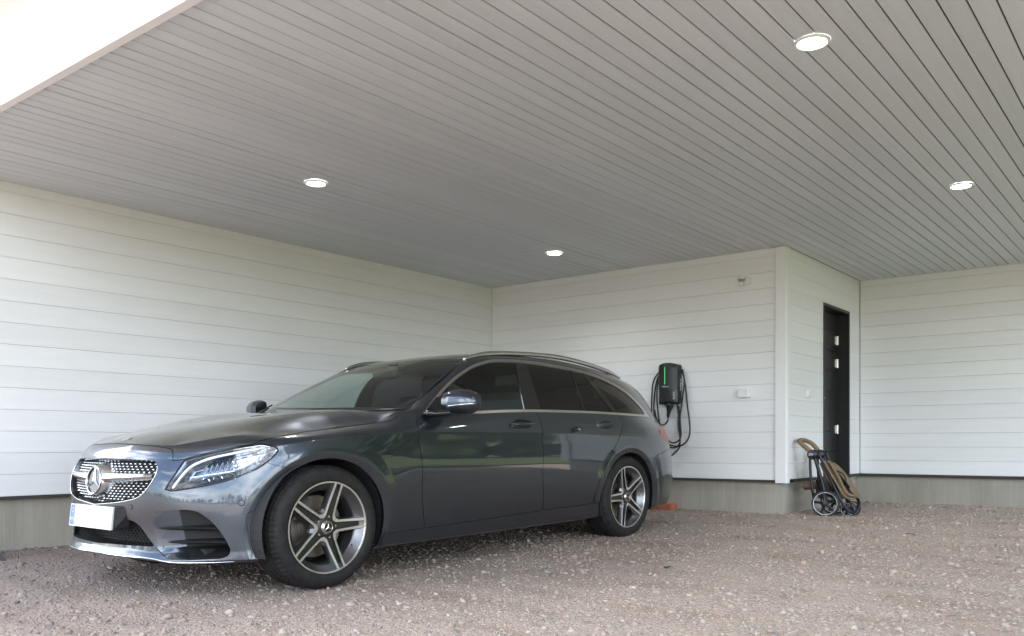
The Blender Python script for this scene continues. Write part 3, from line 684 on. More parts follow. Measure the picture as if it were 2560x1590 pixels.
WIN = {'front': quad((900, 1100), (900, 800), (1262, 800), (1334, 1100)), 'rear': quad((1380, 1100), (1281, 800), (1385, 800), (1487, 1100)), 'small': quad((1493, 1100), (1393, 800), (1357, 800), (1587, 1100)), 'quarter': quad((1600, 1100), (1372, 800), (1800, 800), (1800, 1100))}
WIN['front'] = quad((900, 1100), (900, 800), (1266, 800), (1326.6, 1100)); WIN['rear'] = quad((1376, 1100), (1284, 800), (1386, 800), (1482, 1100)); WIN['small'] = quad((1488, 1100), (1391, 800), (1349, 800), (1586, 1100)); WIN['quarter'] = quad((1601, 1100), (1359, 800), (1800, 800), (1800, 1100))
rest = inner; glassp = {}
for k in ('front', 'rear', 'small', 'quarter'):
    f = sdist(to_px(rest[0][:, :3]), WIN[k]); f = np.maximum(f, np.where(rest[0][:, 0] > 9, 9., -9.))
    glassp[k], rest = take(*rest, f, .35)
rp_ = to_px(rest[0][:, :3])[:, 0]
for lo_x, hi_x in ((0, 1400), (1400, 9999)): panel('pillar_trim', *clip(*clip(*rest, rp_ - hi_x), -(to_px(clip(*rest, rp_ - hi_x)[0][:, :3])[:, 0] - lo_x)), 'black_gloss', fl=.008, off=-.001)
for k, nm, mt, par in (('front', 'window', 'front_glass', doors_f), ('rear', 'window', 'rear_glass', doors_r), ('small', 'window', 'rear_glass', doors_r), ('quarter', 'quarter_window', 'rear_glass', None)):
    a_, t_ = glassp[k]
    for i, sd in enumerate((1, -1)):
        panel(nm, a_, t_, mt, par[i] if par else None, fl=0, sides=(sd,), off=-.0035)
# ---- windscreen
wb = np.array([(.53, 0, .968), (.545, .2, .970), (.58, .40, .974), (.64, .60, .980), (.705, .737, .983)]); wt = np.array([(1.385, 0, 1.372), (1.382, .15, 1.370), (1.374, .32, 1.363), (1.362, .46, 1.352), (1.348, .572, 1.3405)])
kk = np.linspace(0, 1, 5); cc = np.linspace(0, 1, 46); wbq, wtq = spline(kk, wb, cc), spline(kk, wt, cc); u_ = np.linspace(0, 1, 60)[:, None, None]
WS = wbq[None] * (1 - u_) + wtq[None] * u_; bl = 4 * u_ * (1 - u_) * (1 - .55 * cc[None, :, None] ** 2); WS = WS + bl * np.array([-.014, .012, .028])[None, None] * np.concatenate([np.ones((1, 46, 1)), cc[None, :, None], np.ones((1, 46, 1))], 2)
Aw, Tw = grid_soup(WS)
if Aw[:, 5].mean() < 0: Aw[:, 3:6] *= -1
bord = np.minimum(np.minimum(np.repeat(u_[:, :, 0], 46, 1) * .95, (1 - np.repeat(u_[:, :, 0], 46, 1)) * .95), (1 - cc[None, :]) * .62).ravel()
cl, fr = take(Aw, Tw, .020 - bord, 0)
ws = panel('windscreen', *cl, 'windscreen', fl=0, both=True)
panel('windscreen_border', *fr, 'black_gloss', fl=0, both=True)
# ---- roof
ye = np.array([(1.35, .574), (1.5, .572), (1.75, .574), (2.1, .576), (2.5, .574), (2.85, .566), (3.1, .556), (3.3, .545), (3.46, .536)])
zc_ = np.array([(1.385, 1.372), (1.5, 1.402), (1.75, 1.436), (2.05, 1.452), (2.4, 1.452), (2.75, 1.435), (3.1, 1.398), (3.35, 1.355), (3.54, 1.312)])
a = np.linspace(0, 1, 120)[:, None]; yb = np.linspace(0, 1, 60)[None]
s_front = np.interp(yb, [0, .26, .56, .8, 1], [1.385, 1.382, 1.374, 1.362, 1.348]); s_rear = 3.54 - .12 * yb ** 2.2
RS = s_front * (1 - a) + s_rear * a; YE = spline(ye[:, 0], ye[:, 1], np.clip(RS, 1.35, 3.46).ravel()).reshape(RS.shape); RY = yb * YE
ZCN = spline(zc_[:, 0], zc_[:, 1], RS.ravel()).reshape(RS.shape); ZE = spline(GT[5:, 0], GT[5:, 2], np.clip(RS, 1.35, 3.42).ravel()).reshape(RS.shape)
RZ = ZCN + (ZE - ZCN) * yb ** 2.4
Ao, To = grid_soup(np.stack([RS, RY, RZ], 2))
if Ao[:, 5].mean() < 0: Ao[:, 3:6] *= -1
panel('roof', Ao, To, 'paint', fl=.012, both=True)
# rear window and upper tailgate
ri = np.where(TOPROW[:, 0] > 3.55)[0]; rtop = TOPROW[ri]; rtop = rtop[rtop[:, 1].argsort()]
yk = np.linspace(0, 1, 40); lo = np.stack([np.interp(yk * .70, rtop[:, 1], rtop[:, i]) for i in range(3)], 1)
hi = np.stack([3.54 - .12 * yk ** 2.2, yk * .538, 1.312 - .040 * yk ** 2.4 - .004], 1)
v = np.linspace(0, 1, 40)[:, None, None]; RW_ = lo[None] * (1 - v) + hi[None] * v + 4 * v * (1 - v) * np.array([.02, 0, .02])
At, Tt = grid_soup(RW_)
if At[:, 3].mean() < 0: At[:, 3:6] *= -1
vv = np.repeat(v[:, :, 0], 40, 1).ravel(); cc_ = np.repeat(yk[None], 40, 0).ravel()
gl, fr = take(At, Tt, np.maximum(np.maximum(.08 - vv, vv - .92), cc_ - .90), 0)
panel('rear_window', *gl, 'rear_glass', fl=0, both=True); panel('tailgate_frame', *fr, 'paint', fl=0, both=True)
B().add(car_xf(np.array([(3.50, y, 1.322 - .04 * abs(y / .5) ** 2) for y in np.linspace(-.44, .44, 21)] + [(3.565, y, 1.296 - .035 * abs(y / .5) ** 2) for y in np.linspace(-.44, .44, 21)] + [(3.50, y, 1.285 - .04 * abs(y / .5) ** 2) for y in np.linspace(-.44, .44, 21)])),
        [(i, i + 1, i + 22, i + 21) for i in range(20)] + [(i + 21, i + 22, i + 43, i + 42) for i in range(20)]).build('roof_spoiler', 'paint', car, smooth=True)
# roof rails
for sd in (1, -1):
    rp = curve3([(1.33, .576, 1.350), (1.40, .584, 1.374), (1.50, .590, 1.397), (1.68, .594, 1.418), (1.95, .597, 1.434), (2.3, .602, 1.437), (2.65, .598, 1.414), (2.95, .590, 1.376), (3.12, .582, 1.345), (3.2, .574, 1.325)], 70)
    rp[:, 2] -= .010; rp[:, 1] *= sd; rr = np.r_[np.linspace(.006, .016, 8), np.full(54, .016), np.linspace(.016, .006, 8)]
    B().tube(car_xf(rp), rr, 12, flat=1.15).build('roof_rail', 'satin', car, smooth=True)

# ---- inside and underneath
ins = B()
ins.box(-.80, .80, .62, 3.55, .30, .36)
ins.build('cabin_floor', 'inner_dark', car)
B().box(-.70, .70, .40, 3.4, .205, .24).box(-.62, .62, -.52, .40, .20, .24).build('underbody', 'inner_dark', car)
dash = B(); sec = [(.56, .955), (.80, .955), (1.02, .925), (1.08, .86), (1.06, .70), (.95, .40), (.56, .40)]
dash.prism(sec, 'x', -.71, .71); dash.build('dashboard', 'inner_dark', car)
for sx in (-.38, .38):
    st = B()
    st.cbox(sx - .26, sx + .26, 1.28, 1.82, .48, .64, .05)
    pr = [(1.72, .58), (1.88, .60), (2.06, 1.10), (2.02, 1.16), (1.94, 1.16), (1.88, 1.10)]
    st.prism(pr, 'x', sx - .25, sx + .25); st.cbox(sx - .13, sx + .13, 2.00, 2.11, 1.185, 1.335, .035)
    st.box(sx - .06, sx - .045, 2.03, 2.05, 1.14, 1.21).box(sx + .045, sx + .06, 2.03, 2.05, 1.14, 1.21); st.build('seat', 'seat', car)
bs = B(); bs.cbox(-.66, .66, 2.32, 2.78, .50, .66, .05); bs.prism([(2.68, .60), (2.85, .62), (3.02, 1.10), (2.92, 1.12)], 'x', -.66, .66)
for sx in (-.42, 0, .42): bs.cbox(sx - .12, sx + .12, 2.93, 3.02, 1.13, 1.25, .03)
bs.build('rear_seat', 'seat', car)
sw = B(); ang = np.linspace(0, 2 * math.pi, 41)[:-1]
ring = np.stack([.38 + .185 * np.cos(ang), 1.20 - .075 * np.sin(ang), .90 + .17 * np.sin(ang)], 1); sw.tube(np.r_[ring, ring[:1]], .015, 8, cap=False)
sw.cbox(.31, .45, 1.12, 1.19, .86, .94, .02); sw.tube([(.2, 1.2, .9), (.56, 1.2, .9)], .014, 8); sw.build('steering_wheel', 'inner_dark', car, angle=50)
im = B(); im.cbox(-.115, .115, 1.17, 1.21, 1.235, 1.305, .014); im.tube([(0, 1.21, 1.29), (0, 1.30, 1.345)], .012, 8); im.cbox(-.05, .05, 1.25, 1.36, 1.295, 1.345, .01); im.build('interior_mirror', 'black_plastic', car)
B().add(car_xf(np.stack([RS[::8, ::6].ravel(), RY[::8, ::6].ravel(), RZ[::8, ::6].ravel() - .03], 1)), [(i * 10 + j, i * 10 + j + 1, (i + 1) * 10 + j + 1, (i + 1) * 10 + j) for i in range(14) for j in range(9)]) \
   .add(car_xf(np.stack([RS[::8, ::6].ravel(), -RY[::8, ::6].ravel(), RZ[::8, ::6].ravel() - .03], 1)), [(i * 10 + j, i * 10 + j + 1, (i + 1) * 10 + j + 1, (i + 1) * 10 + j) for i in range(14) for j in range(9)]).build('headlining', 'inner_dark', car)
cow = B(); yy = np.linspace(-.70, .70, 15)
cow.add(car_xf(np.array([(.47 + .20 * (abs(y) / .7) ** 2, y, .945) for y in yy] + [(.60 + .18 * (abs(y) / .7) ** 2, y, .985 - .012 * (abs(y) / .7)) for y in yy])), [(i, i + 1, i + 16, i + 15) for i in range(14)]); cow.build('cowl_panel', 'black_plastic', car)
for p0_, p1_ in (((.66, .55, .992), (.60, -.02, .998)), ((.64, .02, 1.0), (.72, -.55, 1.02))):
    B().tube(car_xf(np.linspace(np.array(p0_), np.array(p1_), 6)), .008, 6).build('wiper', 'black_plastic', car)
# wheel housings
for c, ab in ((WF, ARF), (WR, ARR)):
    for sd in (1, -1):
        hs = B(); aa = np.linspace(-.35, math.pi + .35, 30); V = []
        for yy_ in (.872, .60, .45):
            for w_ in aa: V.append((c + ab[0] * 1.035 * math.cos(w_), sd * yy_, WZ + ab[1] * 1.035 * math.sin(w_)))
        k = len(aa); hs.add(car_xf(np.array(V)), [(r_ * k + i, r_ * k + i + 1, (r_ + 1) * k + i + 1, (r_ + 1) * k + i) for r_ in range(2) for i in range(k - 1)] + [tuple(2 * k + i for i in range(k))])
        hs.build('wheel_housing', 'inner_dark', car, smooth=False)

# ---- wheels
M['tyre'] = mat('tyre_rubber', (.012, .012, .012), .7, Specular_IOR_Level=.3)
_m = M['tyre']; t = tex_noise(_m, (1, 1, 1), 5, .6, 30); r = ramp(_m, t.outputs['Fac'], [(.35, (.0095, .0092, .0095)), (.75, (.024, .022, .021))]); nt(_m)[1].new(r.outputs['Color'], nt(_m)[2].inputs['Base Color'])
M['alloy_dark'] = mat('tremolite_grey_alloy', (.16, .16, .165), .30, .9)
M['alloy_face'] = mat('machined_alloy_face', (.86, .86, .85), .34, 1.0)
M['alloy_black'] = mat('dark_alloy_inner', (.045, .043, .042), .4, .6)
M['disc'] = mat('brake_disc', (.36, .32, .28), .38, .9)
M['caliper'] = mat('brake_caliper', (.10, .095, .09), .5, .4)
RT, RRIM = .332, .247
def wheel(name, c_s, sd, rot, yface):
    """rot: angle of one spoke seen from outside; everything in (s, y outward, z)"""
    w = bpy.data.objects.new(name, None); COL.objects.link(w); w.parent = car; w.empty_display_size = .1
    w.location = (0, 0, 0)
    def put(P):     # local wheel coords (a along s, b outward depth from the face plane, c up) -> car
        P = np.asarray(P, float); return car_xf(np.stack([c_s + P[:, 0], sd * (yface + P[:, 1]), .328 + P[:, 2]], 1))
    # tyre: lathe with grooves and cut shoulder blocks
    prof = [(.245, -.004), (.252, .006), (.268, .011), (.290, .010), (.306, .004), (.318, -.006), (.326, -.019), (RT - .002, -.032)]
    gro = [-.050, -.086, -.128, -.164]
    tread = []
    for g in gro: tread += [(RT, g + .006), (RT, g + .0048), (RT - .007, g + .0035), (RT - .007, g - .0035), (RT, g - .0048), (RT, g - .006)]
    prof = prof + [(RT, -.034)] + tread + [(RT - .002, -.188), (.318, -.206), (.29, -.218), (.25, -.205)]
    n = 210; V, F = [], []; k = len(prof)
    for i in range(n):
        a = 2 * math.pi * i / n; sipe = (i % 3 == 0)
        for j, (r_, h) in enumerate(prof):
            if sipe and (5 <= j <= 10): r_ -= .0045
            if sipe and j > 8 and (j - 9) % 6 in (0, 5) and RT - r_ < .001: r_ -= .004
            V.append((r_ * math.cos(a), h, r_ * math.sin(a)))
    V = np.array(V); low = V[:, 2] < -.3265; V[low, 2] = -.3265
    for i in range(n):
        for j in range(k - 1): F.append((i * k + j, ((i + 1) % n) * k + j, ((i + 1) % n) * k + j + 1, i * k + j + 1))
    b = B(); b.add(put(V), F); b.build('tyre', 'tyre', w, angle=38)
    # rim barrel
    b = B()
    def lat(b, prof, n=96, mi=0):
        V, F = [], []; k = len(prof)
        for i in range(n):
            a = 2 * math.pi * i / n
            for r_, h in prof: V.append((r_ * math.cos(a), h, r_ * math.sin(a)))
        for i in range(n):
            for j in range(k - 1): F.append((i * k + j, ((i + 1) % n) * k + j, ((i + 1) % n) * k + j + 1, i * k + j + 1))
        b.add(put(V), F, mi)
    rim = B(); lat(rim, [(.2365, -.003), (.2385, .0008), (.2455, .001), (.2475, -.004)], mi=1); lat(rim, [(.2365, -.003), (.226, -.016), (.208, -.034), (.200, -.040), (.196, -.055), (.196, -.190), (.205, -.2)], mi=0); lat(rim, [(.196, -.192), (.06, -.192)], mi=2)
    rim_o = rim.build('rim', None, w, mats=['alloy_dark', 'alloy_face', 'inner_dark'], angle=40)
    # spokes: each a pair of ribs, neighbours joined in a V at the hub
    def xy(r_, a): return np.array([r_ * math.cos(a), r_ * math.sin(a)])
    for kx in range(5):
        a0 = rot + kx * 2 * math.pi / 5
        sp = B()
        u = xy(1, a0); vv = np.array([-u[1], u[0]])
        a1 = a0 + math.pi / 5; am = a0 - math.pi / 5
        # outline of one arm: outer ribs follow the star edge from the V corner to the rim
        def strip(path_in, path_out, d_in, d_out, mi, skirt=.030):
            """flat faced bar between two plan paths with side skirts"""
            Vt = []; kk_ = len(path_in)
            for (pa, pb, da, db) in zip(path_in, path_out, d_in, d_out): Vt += [(pa[0], da, pa[1]), (pb[0], db, pb[1])]
            Vb = [(x_, d_ - skirt, z_) for x_, d_, z_ in Vt]
            Fs = [(2 * i, 2 * i + 1, 2 * i + 3, 2 * i + 2) for i in range(kk_ - 1)]; m_ = 2 * kk_
            ms = [mi] * len(Fs)
            for i in range(kk_ - 1):
                Fs += [(2 * i, 2 * i + 2, m_ + 2 * i + 2, m_ + 2 * i), (2 * i + 1, m_ + 2 * i + 1, m_ + 2 * i + 3, 2 * i + 3)]; ms += [0, 0]
            base = len(sp.V); sp.V += [tuple(p) for p in put(np.array(Vt + Vb))]; sp.F += [tuple(base + q for q in f) for f in Fs]; sp.m += ms
        for sg in (1, -1):
            ac = a1 if sg > 0 else am
            vc = xy(.074, ac); vc_in = xy(.052, ac)                  # V corner (shared with the neighbour)
            tip_o = u * .2385 + sg * vv * .0265; tip_i = u * .2385 + sg * vv * .0125
            kn_o = xy(.084, ac - sg * .24) ; kn_i = xy(.064, ac - sg * .30)
            N_ = 10
            po = [vc, kn_o] + [kn_o + (tip_o - kn_o) * t_ for t_ in np.linspace(.06, 1, N_)]; pi_ = [vc_in, kn_i] + [kn_i + (tip_i - kn_i) * t_ for t_ in np.linspace(.06, 1, N_)]
            rad = np.array([np.linalg.norm(p) for p in po]); dd = -.018 + .0185 * np.clip((rad - .07) / .168, 0, 1) ** 1.6
            strip(pi_, po, dd, dd, 1)
            # sloping dark shoulder outside the machined rib
            po2 = [p + (np.array(q) - np.array(p)) * 0 for p, q in zip(po, po)]
            ou = [vc * 1.20, kn_o * 1.0 + (vc * 1.2 - vc)] + [kn_o + (vc * .17) + (tip_o + sg * vv * .006 - kn_o - vc * .17) * t_ for t_ in np.linspace(.06, 1, N_)]
            strip(po, ou, dd - .0015, dd - .016, 0, .02)
        # recessed web between the two ribs
        wi = [u * r_ - vv * (.030 - .017 * (r_ - .05) / .19) for r_ in np.linspace(.05, .236, 9)]; wo = [u * r_ + vv * (.030 - .017 * (r_ - .05) / .19) for r_ in np.linspace(.05, .236, 9)]
        dw = np.linspace(-.030, -.024, 9)
        strip(wi, wo, dw, dw, 2, .02)
        spo = sp.build('spoke', None, w, mats=['alloy_dark', 'alloy_face', 'alloy_black'], angle=30)
        # bolt
        bo = B(); c_ = xy(.056, a0 + math.pi / 5 * 0 + .0); pr = [(0, -.012), (.0085, -.012), (.0085, -.026)]
        V, F = [], []
        for i in range(10):
            a = 2 * math.pi * i / 10
            for r_, h in pr: V.append((c_[0] + r_ * math.cos(a), h - .006, c_[1] + r_ * math.sin(a)))
        for i in range(10):
            for j in range(2): F.append((i * 3 + j, ((i + 1) % 10) * 3 + j, ((i + 1) % 10) * 3 + j + 1, i * 3 + j + 1))
        bo.add(put(V), F); bo.build('wheel_bolt', 'satin', w)
    hub = B(); lat(hub, [(0.0, -.012), (.046, -.014), (.058, -.020), (.066, -.034), (.066, -.06)], 40); hub.build('hub', 'alloy_black', w, angle=40)
    cap = B(); lat(cap, [(.0, -.0035), (.024, -.0035), (.0255, -.0015), (.0275, -.0015), (.033, -.0075), (.037, -.012), (.037, -.02)], 40)
    capo = cap.build('centre_cap', 'satin', w, angle=35)
    lb = B(); lat(lb, [(0, -.0028), (.0235, -.0028)], 40); lb.build('cap_face', 'black_gloss', w)
    star = B()
    for kx in range(3):
        a = math.pi / 2 + kx * 2 * math.pi / 3; t_, l_, r_ = xy(.0225, a), xy(.0048, a + math.pi / 3), xy(.0048, a - math.pi / 3)
        star.add(put([(0, -.0005, 0), (l_[0], -.0022, l_[1]), (t_[0], -.002, t_[1]), (r_[0], -.0022, r_[1])]), [(0, 1, 2), (0, 2, 3)])
    star.build('cap_star', 'chrome', w)
    dk = B(); lat(dk, [(.165, -.112), (.168, -.114), (.168, -.134), (.165, -.136), (.07, -.136)], 72); lat(dk, [(.165, -.112), (.095, -.112), (.09, -.095), (.065, -.09)], 72); dk.build('brake_disc', 'disc', w, angle=40)
    cp = B(); ca = (1.0 if c_s > 1 else math.pi - .75); V, F = [], []; nn = 8
    for i in range(nn + 1):
        a = ca + (-.45 + .9 * i / nn)
        for r_, h in ((.105, -.105), (.105, -.078), (.160, -.072), (.178, -.09), (.178, -.14), (.105, -.145)): V.append((r_ * math.cos(a), h, r_ * math.sin(a)))
    for i in range(nn):
        for j in range(6): F.append((i * 6 + j, (i + 1) * 6 + j, (i + 1) * 6 + (j + 1) % 6, i * 6 + (j + 1) % 6))
    F += [tuple(range(6)), tuple(nn * 6 + j for j in range(6))]
    cp.add(put(V), F); cp.build('brake_caliper', 'caliper', w)
    va = rot - .62; vb = B(); pA = xy(.205, va); pB = xy(.190, va); vb.tube(put([(pA[0], -.03, pA[1]), (pB[0], -.012, pB[1])]), .0035, 6); vb.build('tyre_valve', 'black_plastic', w)
    return w
YFACE = .880
wheel('wheel', 0.0, 1, math.radians(2), YFACE); wheel('wheel', 2.84, 1, math.radians(36), YFACE - .004)
wheel('wheel', 0.0, -1, math.radians(20), YFACE); wheel('wheel', 2.84, -1, math.radians(50), YFACE - .004)

# ------------------------------------------------------------------ front end details
_RP = RING[:, :420].reshape(-1, 3); _RPX = to_px(_RP)
_view = np.array([_cx, _cy, 0.]) ; 
def on_ring(px_, py_, side=1):
    """point and normal of the body side under an outline coordinate"""
    W_ = RING.shape[1]; n_ = RING_N[:, :420].reshape(-1, 3)
    # camera position in car coordinates
    d2 = (_RPX[:, 0] - px_) ** 2 + (_RPX[:, 1] - py_) ** 2 + ((n_ * (CAMC - _RP)).sum(1) < 0) * 1e9
    i = int(d2.argmin()); r_, c_ = divmod(i, 420); r_ = min(max(r_, 1), RING.shape[0] - 2); c_ = min(max(c_, 1), 418)
    P0, Pu, Pv = RING[r_, c_], (RING[r_, c_ + 1] - RING[r_, c_ - 1]) / 2, (RING[r_ + 1, c_] - RING[r_ - 1, c_]) / 2
    q = to_px(np.array([P0, P0 + Pu, P0 + Pv])); J = np.array([q[1] - q[0], q[2] - q[0]]).T
    t = np.clip(np.linalg.lstsq(J, np.array([px_, py_]) - q[0], rcond=None)[0], -2.5, 2.5)
    n0 = RING_N[r_, c_].copy(); return P0 + t[0] * Pu + t[1] * Pv, n0
CAMC = np.array([np.dot(np.array([-_cx, -_cy]), _S[:2]), np.dot(np.array([-_cx, -_cy]), _L[:2]), .773])
def soup_obj(name, A, T, material, parent=None, both=True, d=0., ds=0.):
    A = A.copy(); A[:, :3] -= A[:, 3:6] * d; A[:, 0] += ds; return panel(name, A, T, material, parent, fl=0, both=both)
def sfit(A):
    """front surface s as a function of (y, z)"""
    f = lambda y, z: np.stack([np.ones_like(y), y ** 2, y ** 4, z, z ** 2, z ** 3, y ** 2 * z, y ** 6], 1)
    k = np.linalg.lstsq(f(A[:, 1], A[:, 2]), A[:, 0], rcond=None)[0]; return lambda y, z: f(np.atleast_1d(np.asarray(y, float)), np.atleast_1d(np.asarray(z, float))) @ k
# ---- main grille
grille = bpy.data.objects.new('grille', None); COL.objects.link(grille); grille.parent = car
gA, gT = parts['grille']; gs_ = sfit(gA)
soup_obj('grille_backing', gA, gT, 'inner_dark', grille, ds=.055)
loop = [on_ring(x, y)[0] for x, y in PXH['grille'] if x > 262 or False]
top0 = np.array([float(gs_(0, .706)[0]), 0, .706]); bot0 = np.array([float(gs_(0, .458)[0]), 0, .4585])
loop = np.array([top0] + [p for p in loop if p[1] > .03] + [bot0])
M['grille_return'] = mat('grille_surround_dark', (.05, .052, .058), .22, .8)
b = B()
for sd in (1, -1):
    o_ = loop * [1, sd, 1]; c0 = np.array([0, 0, .585]); i_ = o_.copy(); i_[:, 0] += .055; i_[:, 1] *= .955; i_[:, 2] = c0[2] + (i_[:, 2] - c0[2]) * .95
    k = len(o_); b.add(car_xf(np.concatenate([o_, i_])), [(i, i + 1, k + i + 1, k + i) for i in range(k - 1)])
b.build('grille_frame', 'grille_return', grille, smooth=True)
b = B(); lw_ = loop[loop[:, 2] < .66]; full = np.concatenate([lw_, (lw_ * [1, -1, 1])[::-1][1:]]); full = full + np.array([-.001, 0, 0]); b.tube(car_xf(full), .0021, 8); b.build('grille_edge', 'satin', grille, smooth=True)
M['pin'] = mat('grille_pin_chrome', (.80, .81, .82), .18, 1.0)
pins = B(); ico = [(-.009, 0, 0), (0, .0068, 0), (0, .0048, .0036), (0, 0, .0050), (0, -.0048, .0036), (0, -.0068, 0), (0, -.0048, -.0036), (0, 0, -.0050), (0, .0048, -.0036)]
inpoly = np.array([(p[1] * .955, .585 + (p[2] - .585) * .95) for p in loop]); inpoly = np.concatenate([inpoly, inpoly[::-1] * [-1, 1]])
rows_ = np.arange(.462, .705, .0142)
mesh_b = B()
for ri_, z_ in enumerate(rows_):
    ys = np.arange(-.44 + (ri_ % 2) * .0158, .44, .0316)
    q_ = np.stack([ys, np.full_like(ys, z_)], 1); ok = (sdist(q_, inpoly) < -.008) & (np.hypot(ys, z_ - .585) > .098)
    wing = np.abs(z_ - (.598 + .022 * np.abs(ys))) < .021
    for y_ in ys[ok & ~wing]:
        s_ = float(gs_(y_, z_)[0]) + .034; pins.add(car_xf(np.array([(s_ + a_, y_ + b_, z_ + c_) for a_, b_, c_ in ico])), [(0, i, i + 1) for i in range(1, 8)] + [(0, 8, 1)])
po = pins.build('grille_pins', 'pin', grille); po['kind'] = 'stuff'
for z_ in rows_[::1]:
    yy_ = np.linspace(-.42, .42, 30); k = sdist(np.stack([yy_, np.full_like(yy_, z_)], 1), inpoly) < 0
    if k.sum() > 3: mesh_b.tube(car_xf(np.stack([gs_(yy_[k], np.full(k.sum(), z_)) + .043, yy_[k], np.full(k.sum(), z_)], 1)), .0016, 4, cap=False)
mo = mesh_b.build('grille_bars', 'black_gloss', grille); mo['kind'] = 'stuff'
# wings either side of the star
for sd in (1, -1):
    yy_ = np.linspace(.07, .412, 24); b = B(); V = []
    for y_ in yy_:
        f_ = (y_ - .07) / .342; zc2 = .596 + .016 * f_; h1, h2 = .026 - .012 * f_, .021 - .006 * f_; s_ = float(gs_(y_, zc2)[0]); fwd = .012 - .004 * f_
        V += [(s_ + .036, sd * y_, zc2 + h1 + .004), (s_ + .004, sd * y_, zc2 + h1), (s_ - fwd, sd * y_, zc2 + .002), (s_ - fwd + .003, sd * y_, zc2 - .004), (s_ + .006, sd * y_, zc2 - h2), (s_ + .036, sd * y_, zc2 - h2 - .004)]
    b.add(car_xf(np.array(V)), [(i * 6 + j, (i + 1) * 6 + j, (i + 1) * 6 + j + 1, i * 6 + j + 1) for i in range(23) for j in range(5)]); b.build('grille_wing', 'satin', grille, angle=40)
# star emblem in its housing
em = bpy.data.objects.new('emblem', None); COL.objects.link(em); em.parent = car
EC = np.array([-.755, 0, .586]); ER = .0765
def eput(P): P = np.asarray(P, float); return car_xf(np.stack([EC[0] + P[:, 1] + P[:, 2] * .10, P[:, 0], EC[2] + P[:, 2]], 1))   # (y, depth rearwards, z)
def elat(prof, name, material, n=64, **kw):
    V, F = [], []; k = len(prof)
    for i in range(n):
        a = 2 * math.pi * i / n
        for r_, h in prof: V.append((r_ * math.cos(a), h, r_ * math.sin(a)))
    for i in range(n):
        for j in range(k - 1): F.append((i * k + j, ((i + 1) % n) * k + j, ((i + 1) % n) * k + j + 1, i * k + j + 1))
    return B().add(eput(V), F).build(name, material, em, angle=40)
elat([(ER, .004), (ER + .004, .010), (ER + .009, .030), (ER + .024, .062), (ER + .03, .09)], 'emblem_housing', 'satin')
elat([(ER - .0105, .003), (ER - .010, -.002), (ER - .005, -.005), (ER - .001, -.002), (ER, .005)], 'emblem_ring', 'chrome')
M['emblem_glass'] = mat('emblem_dark_glass', (.012, .015, .022), .18, 0, Specular_IOR_Level=.25)
elat([(0, .0045), (ER - .009, .0045)], 'emblem_face', 'emblem_glass')
st = B()
for k in range(3):
    a = math.pi / 2 + k * 2 * math.pi / 3; tp = np.array([math.cos(a), math.sin(a)]) * (ER - .008)
    l_ = np.array([math.cos(a + math.pi / 3), math.sin(a + math.pi / 3)]) * .0135; r_ = np.array([math.cos(a - math.pi / 3), math.sin(a - math.pi / 3)]) * .0135
    st.add(eput([(0, -.006, 0), (l_[0], .003, l_[1]), (tp[0], .001, tp[1]), (r_[0], .003, r_[1])]), [(0, 1, 2), (0, 2, 3)])
st.build('emblem_star', 'chrome', em)
# small round badge on the bonnet
bd_ = B(); nb = 28; V = [(-.588, 0, bz + .0035)]
for r_, h in ((.020, .0035), (.026, .0025), (.0275, -.002)):
    for i in range(nb):
        a = 2 * math.pi * i / nb; V.append((-.588 + r_ * math.cos(a), r_ * math.sin(a), bz + h + .42 * r_ * math.cos(a)))
bd_.add(car_xf(np.array(V)), [(0, 1 + i, 1 + (i + 1) % nb) for i in range(nb)] + [(1 + k * nb + i, 1 + (k + 1) * nb + i, 1 + (k + 1) * nb + (i + 1) % nb, 1 + k * nb + (i + 1) % nb) for k in range(2) for i in range(nb)])
bd_.build('bonnet_badge', 'chrome', car, angle=50)
# ---- lower grille with mesh
lA, lT = parts['lower']; ls_ = sfit(lA)
lg = soup_obj('lower_grille', lA, lT, 'inner_dark', None, ds=.12)
lm = B()
for r_ in range(13):
    z_ = .250 + r_ * .0125
    for c_ in range(34):
        y_ = -.44 + (c_ + .5 * (r_ % 2)) * .0266
        lim = .44 - max(0, (z_ - .27)) * 1.25
        if abs(y_) > lim: continue
        s_ = -.735 + .30 * y_ * y_ + .035 + (z_ - .25) * .10
        for (dy, dz) in ((.0266, 0),):
            V = [(s_, y_ - .011, z_), (s_ + .004, y_ - .004, z_ + .0026), (s_ + .004, y_ + .004, z_ + .0026), (s_, y_ + .011, z_), (s_ + .004, y_ + .004, z_ - .0026), (s_ + .004, y_ - .004, z_ - .0026), (s_ - .006, y_, z_ + .0008)]
            lm.add(car_xf(np.array(V)), [(6, i, (i + 1) % 6) for i in range(6)])
            if z_ < .395: lm.tube(car_xf(np.array([(s_ + .002, y_ + .0133, z_), (s_ + .004, y_ + .0133, z_ + .0125)])), .0018, 4, cap=False)
o = lm.build('mesh', 'black_plastic', lg); o['kind'] = 'stuff'
loop2 = [on_ring(x, y)[0] for x, y in PXH['lower'] if x > 262]
loop2 = np.array([p for p in loop2 if p[1] > .02]); b = B()
for sd in (1, -1):
    o_ = loop2 * [1, sd, 1]; i_ = o_.copy(); i_[:, 0] += .06; k = len(o_); b.add(car_xf(np.concatenate([o_, i_])), [(i, i + 1, k + i + 1, k + i) for i in range(k - 1)])
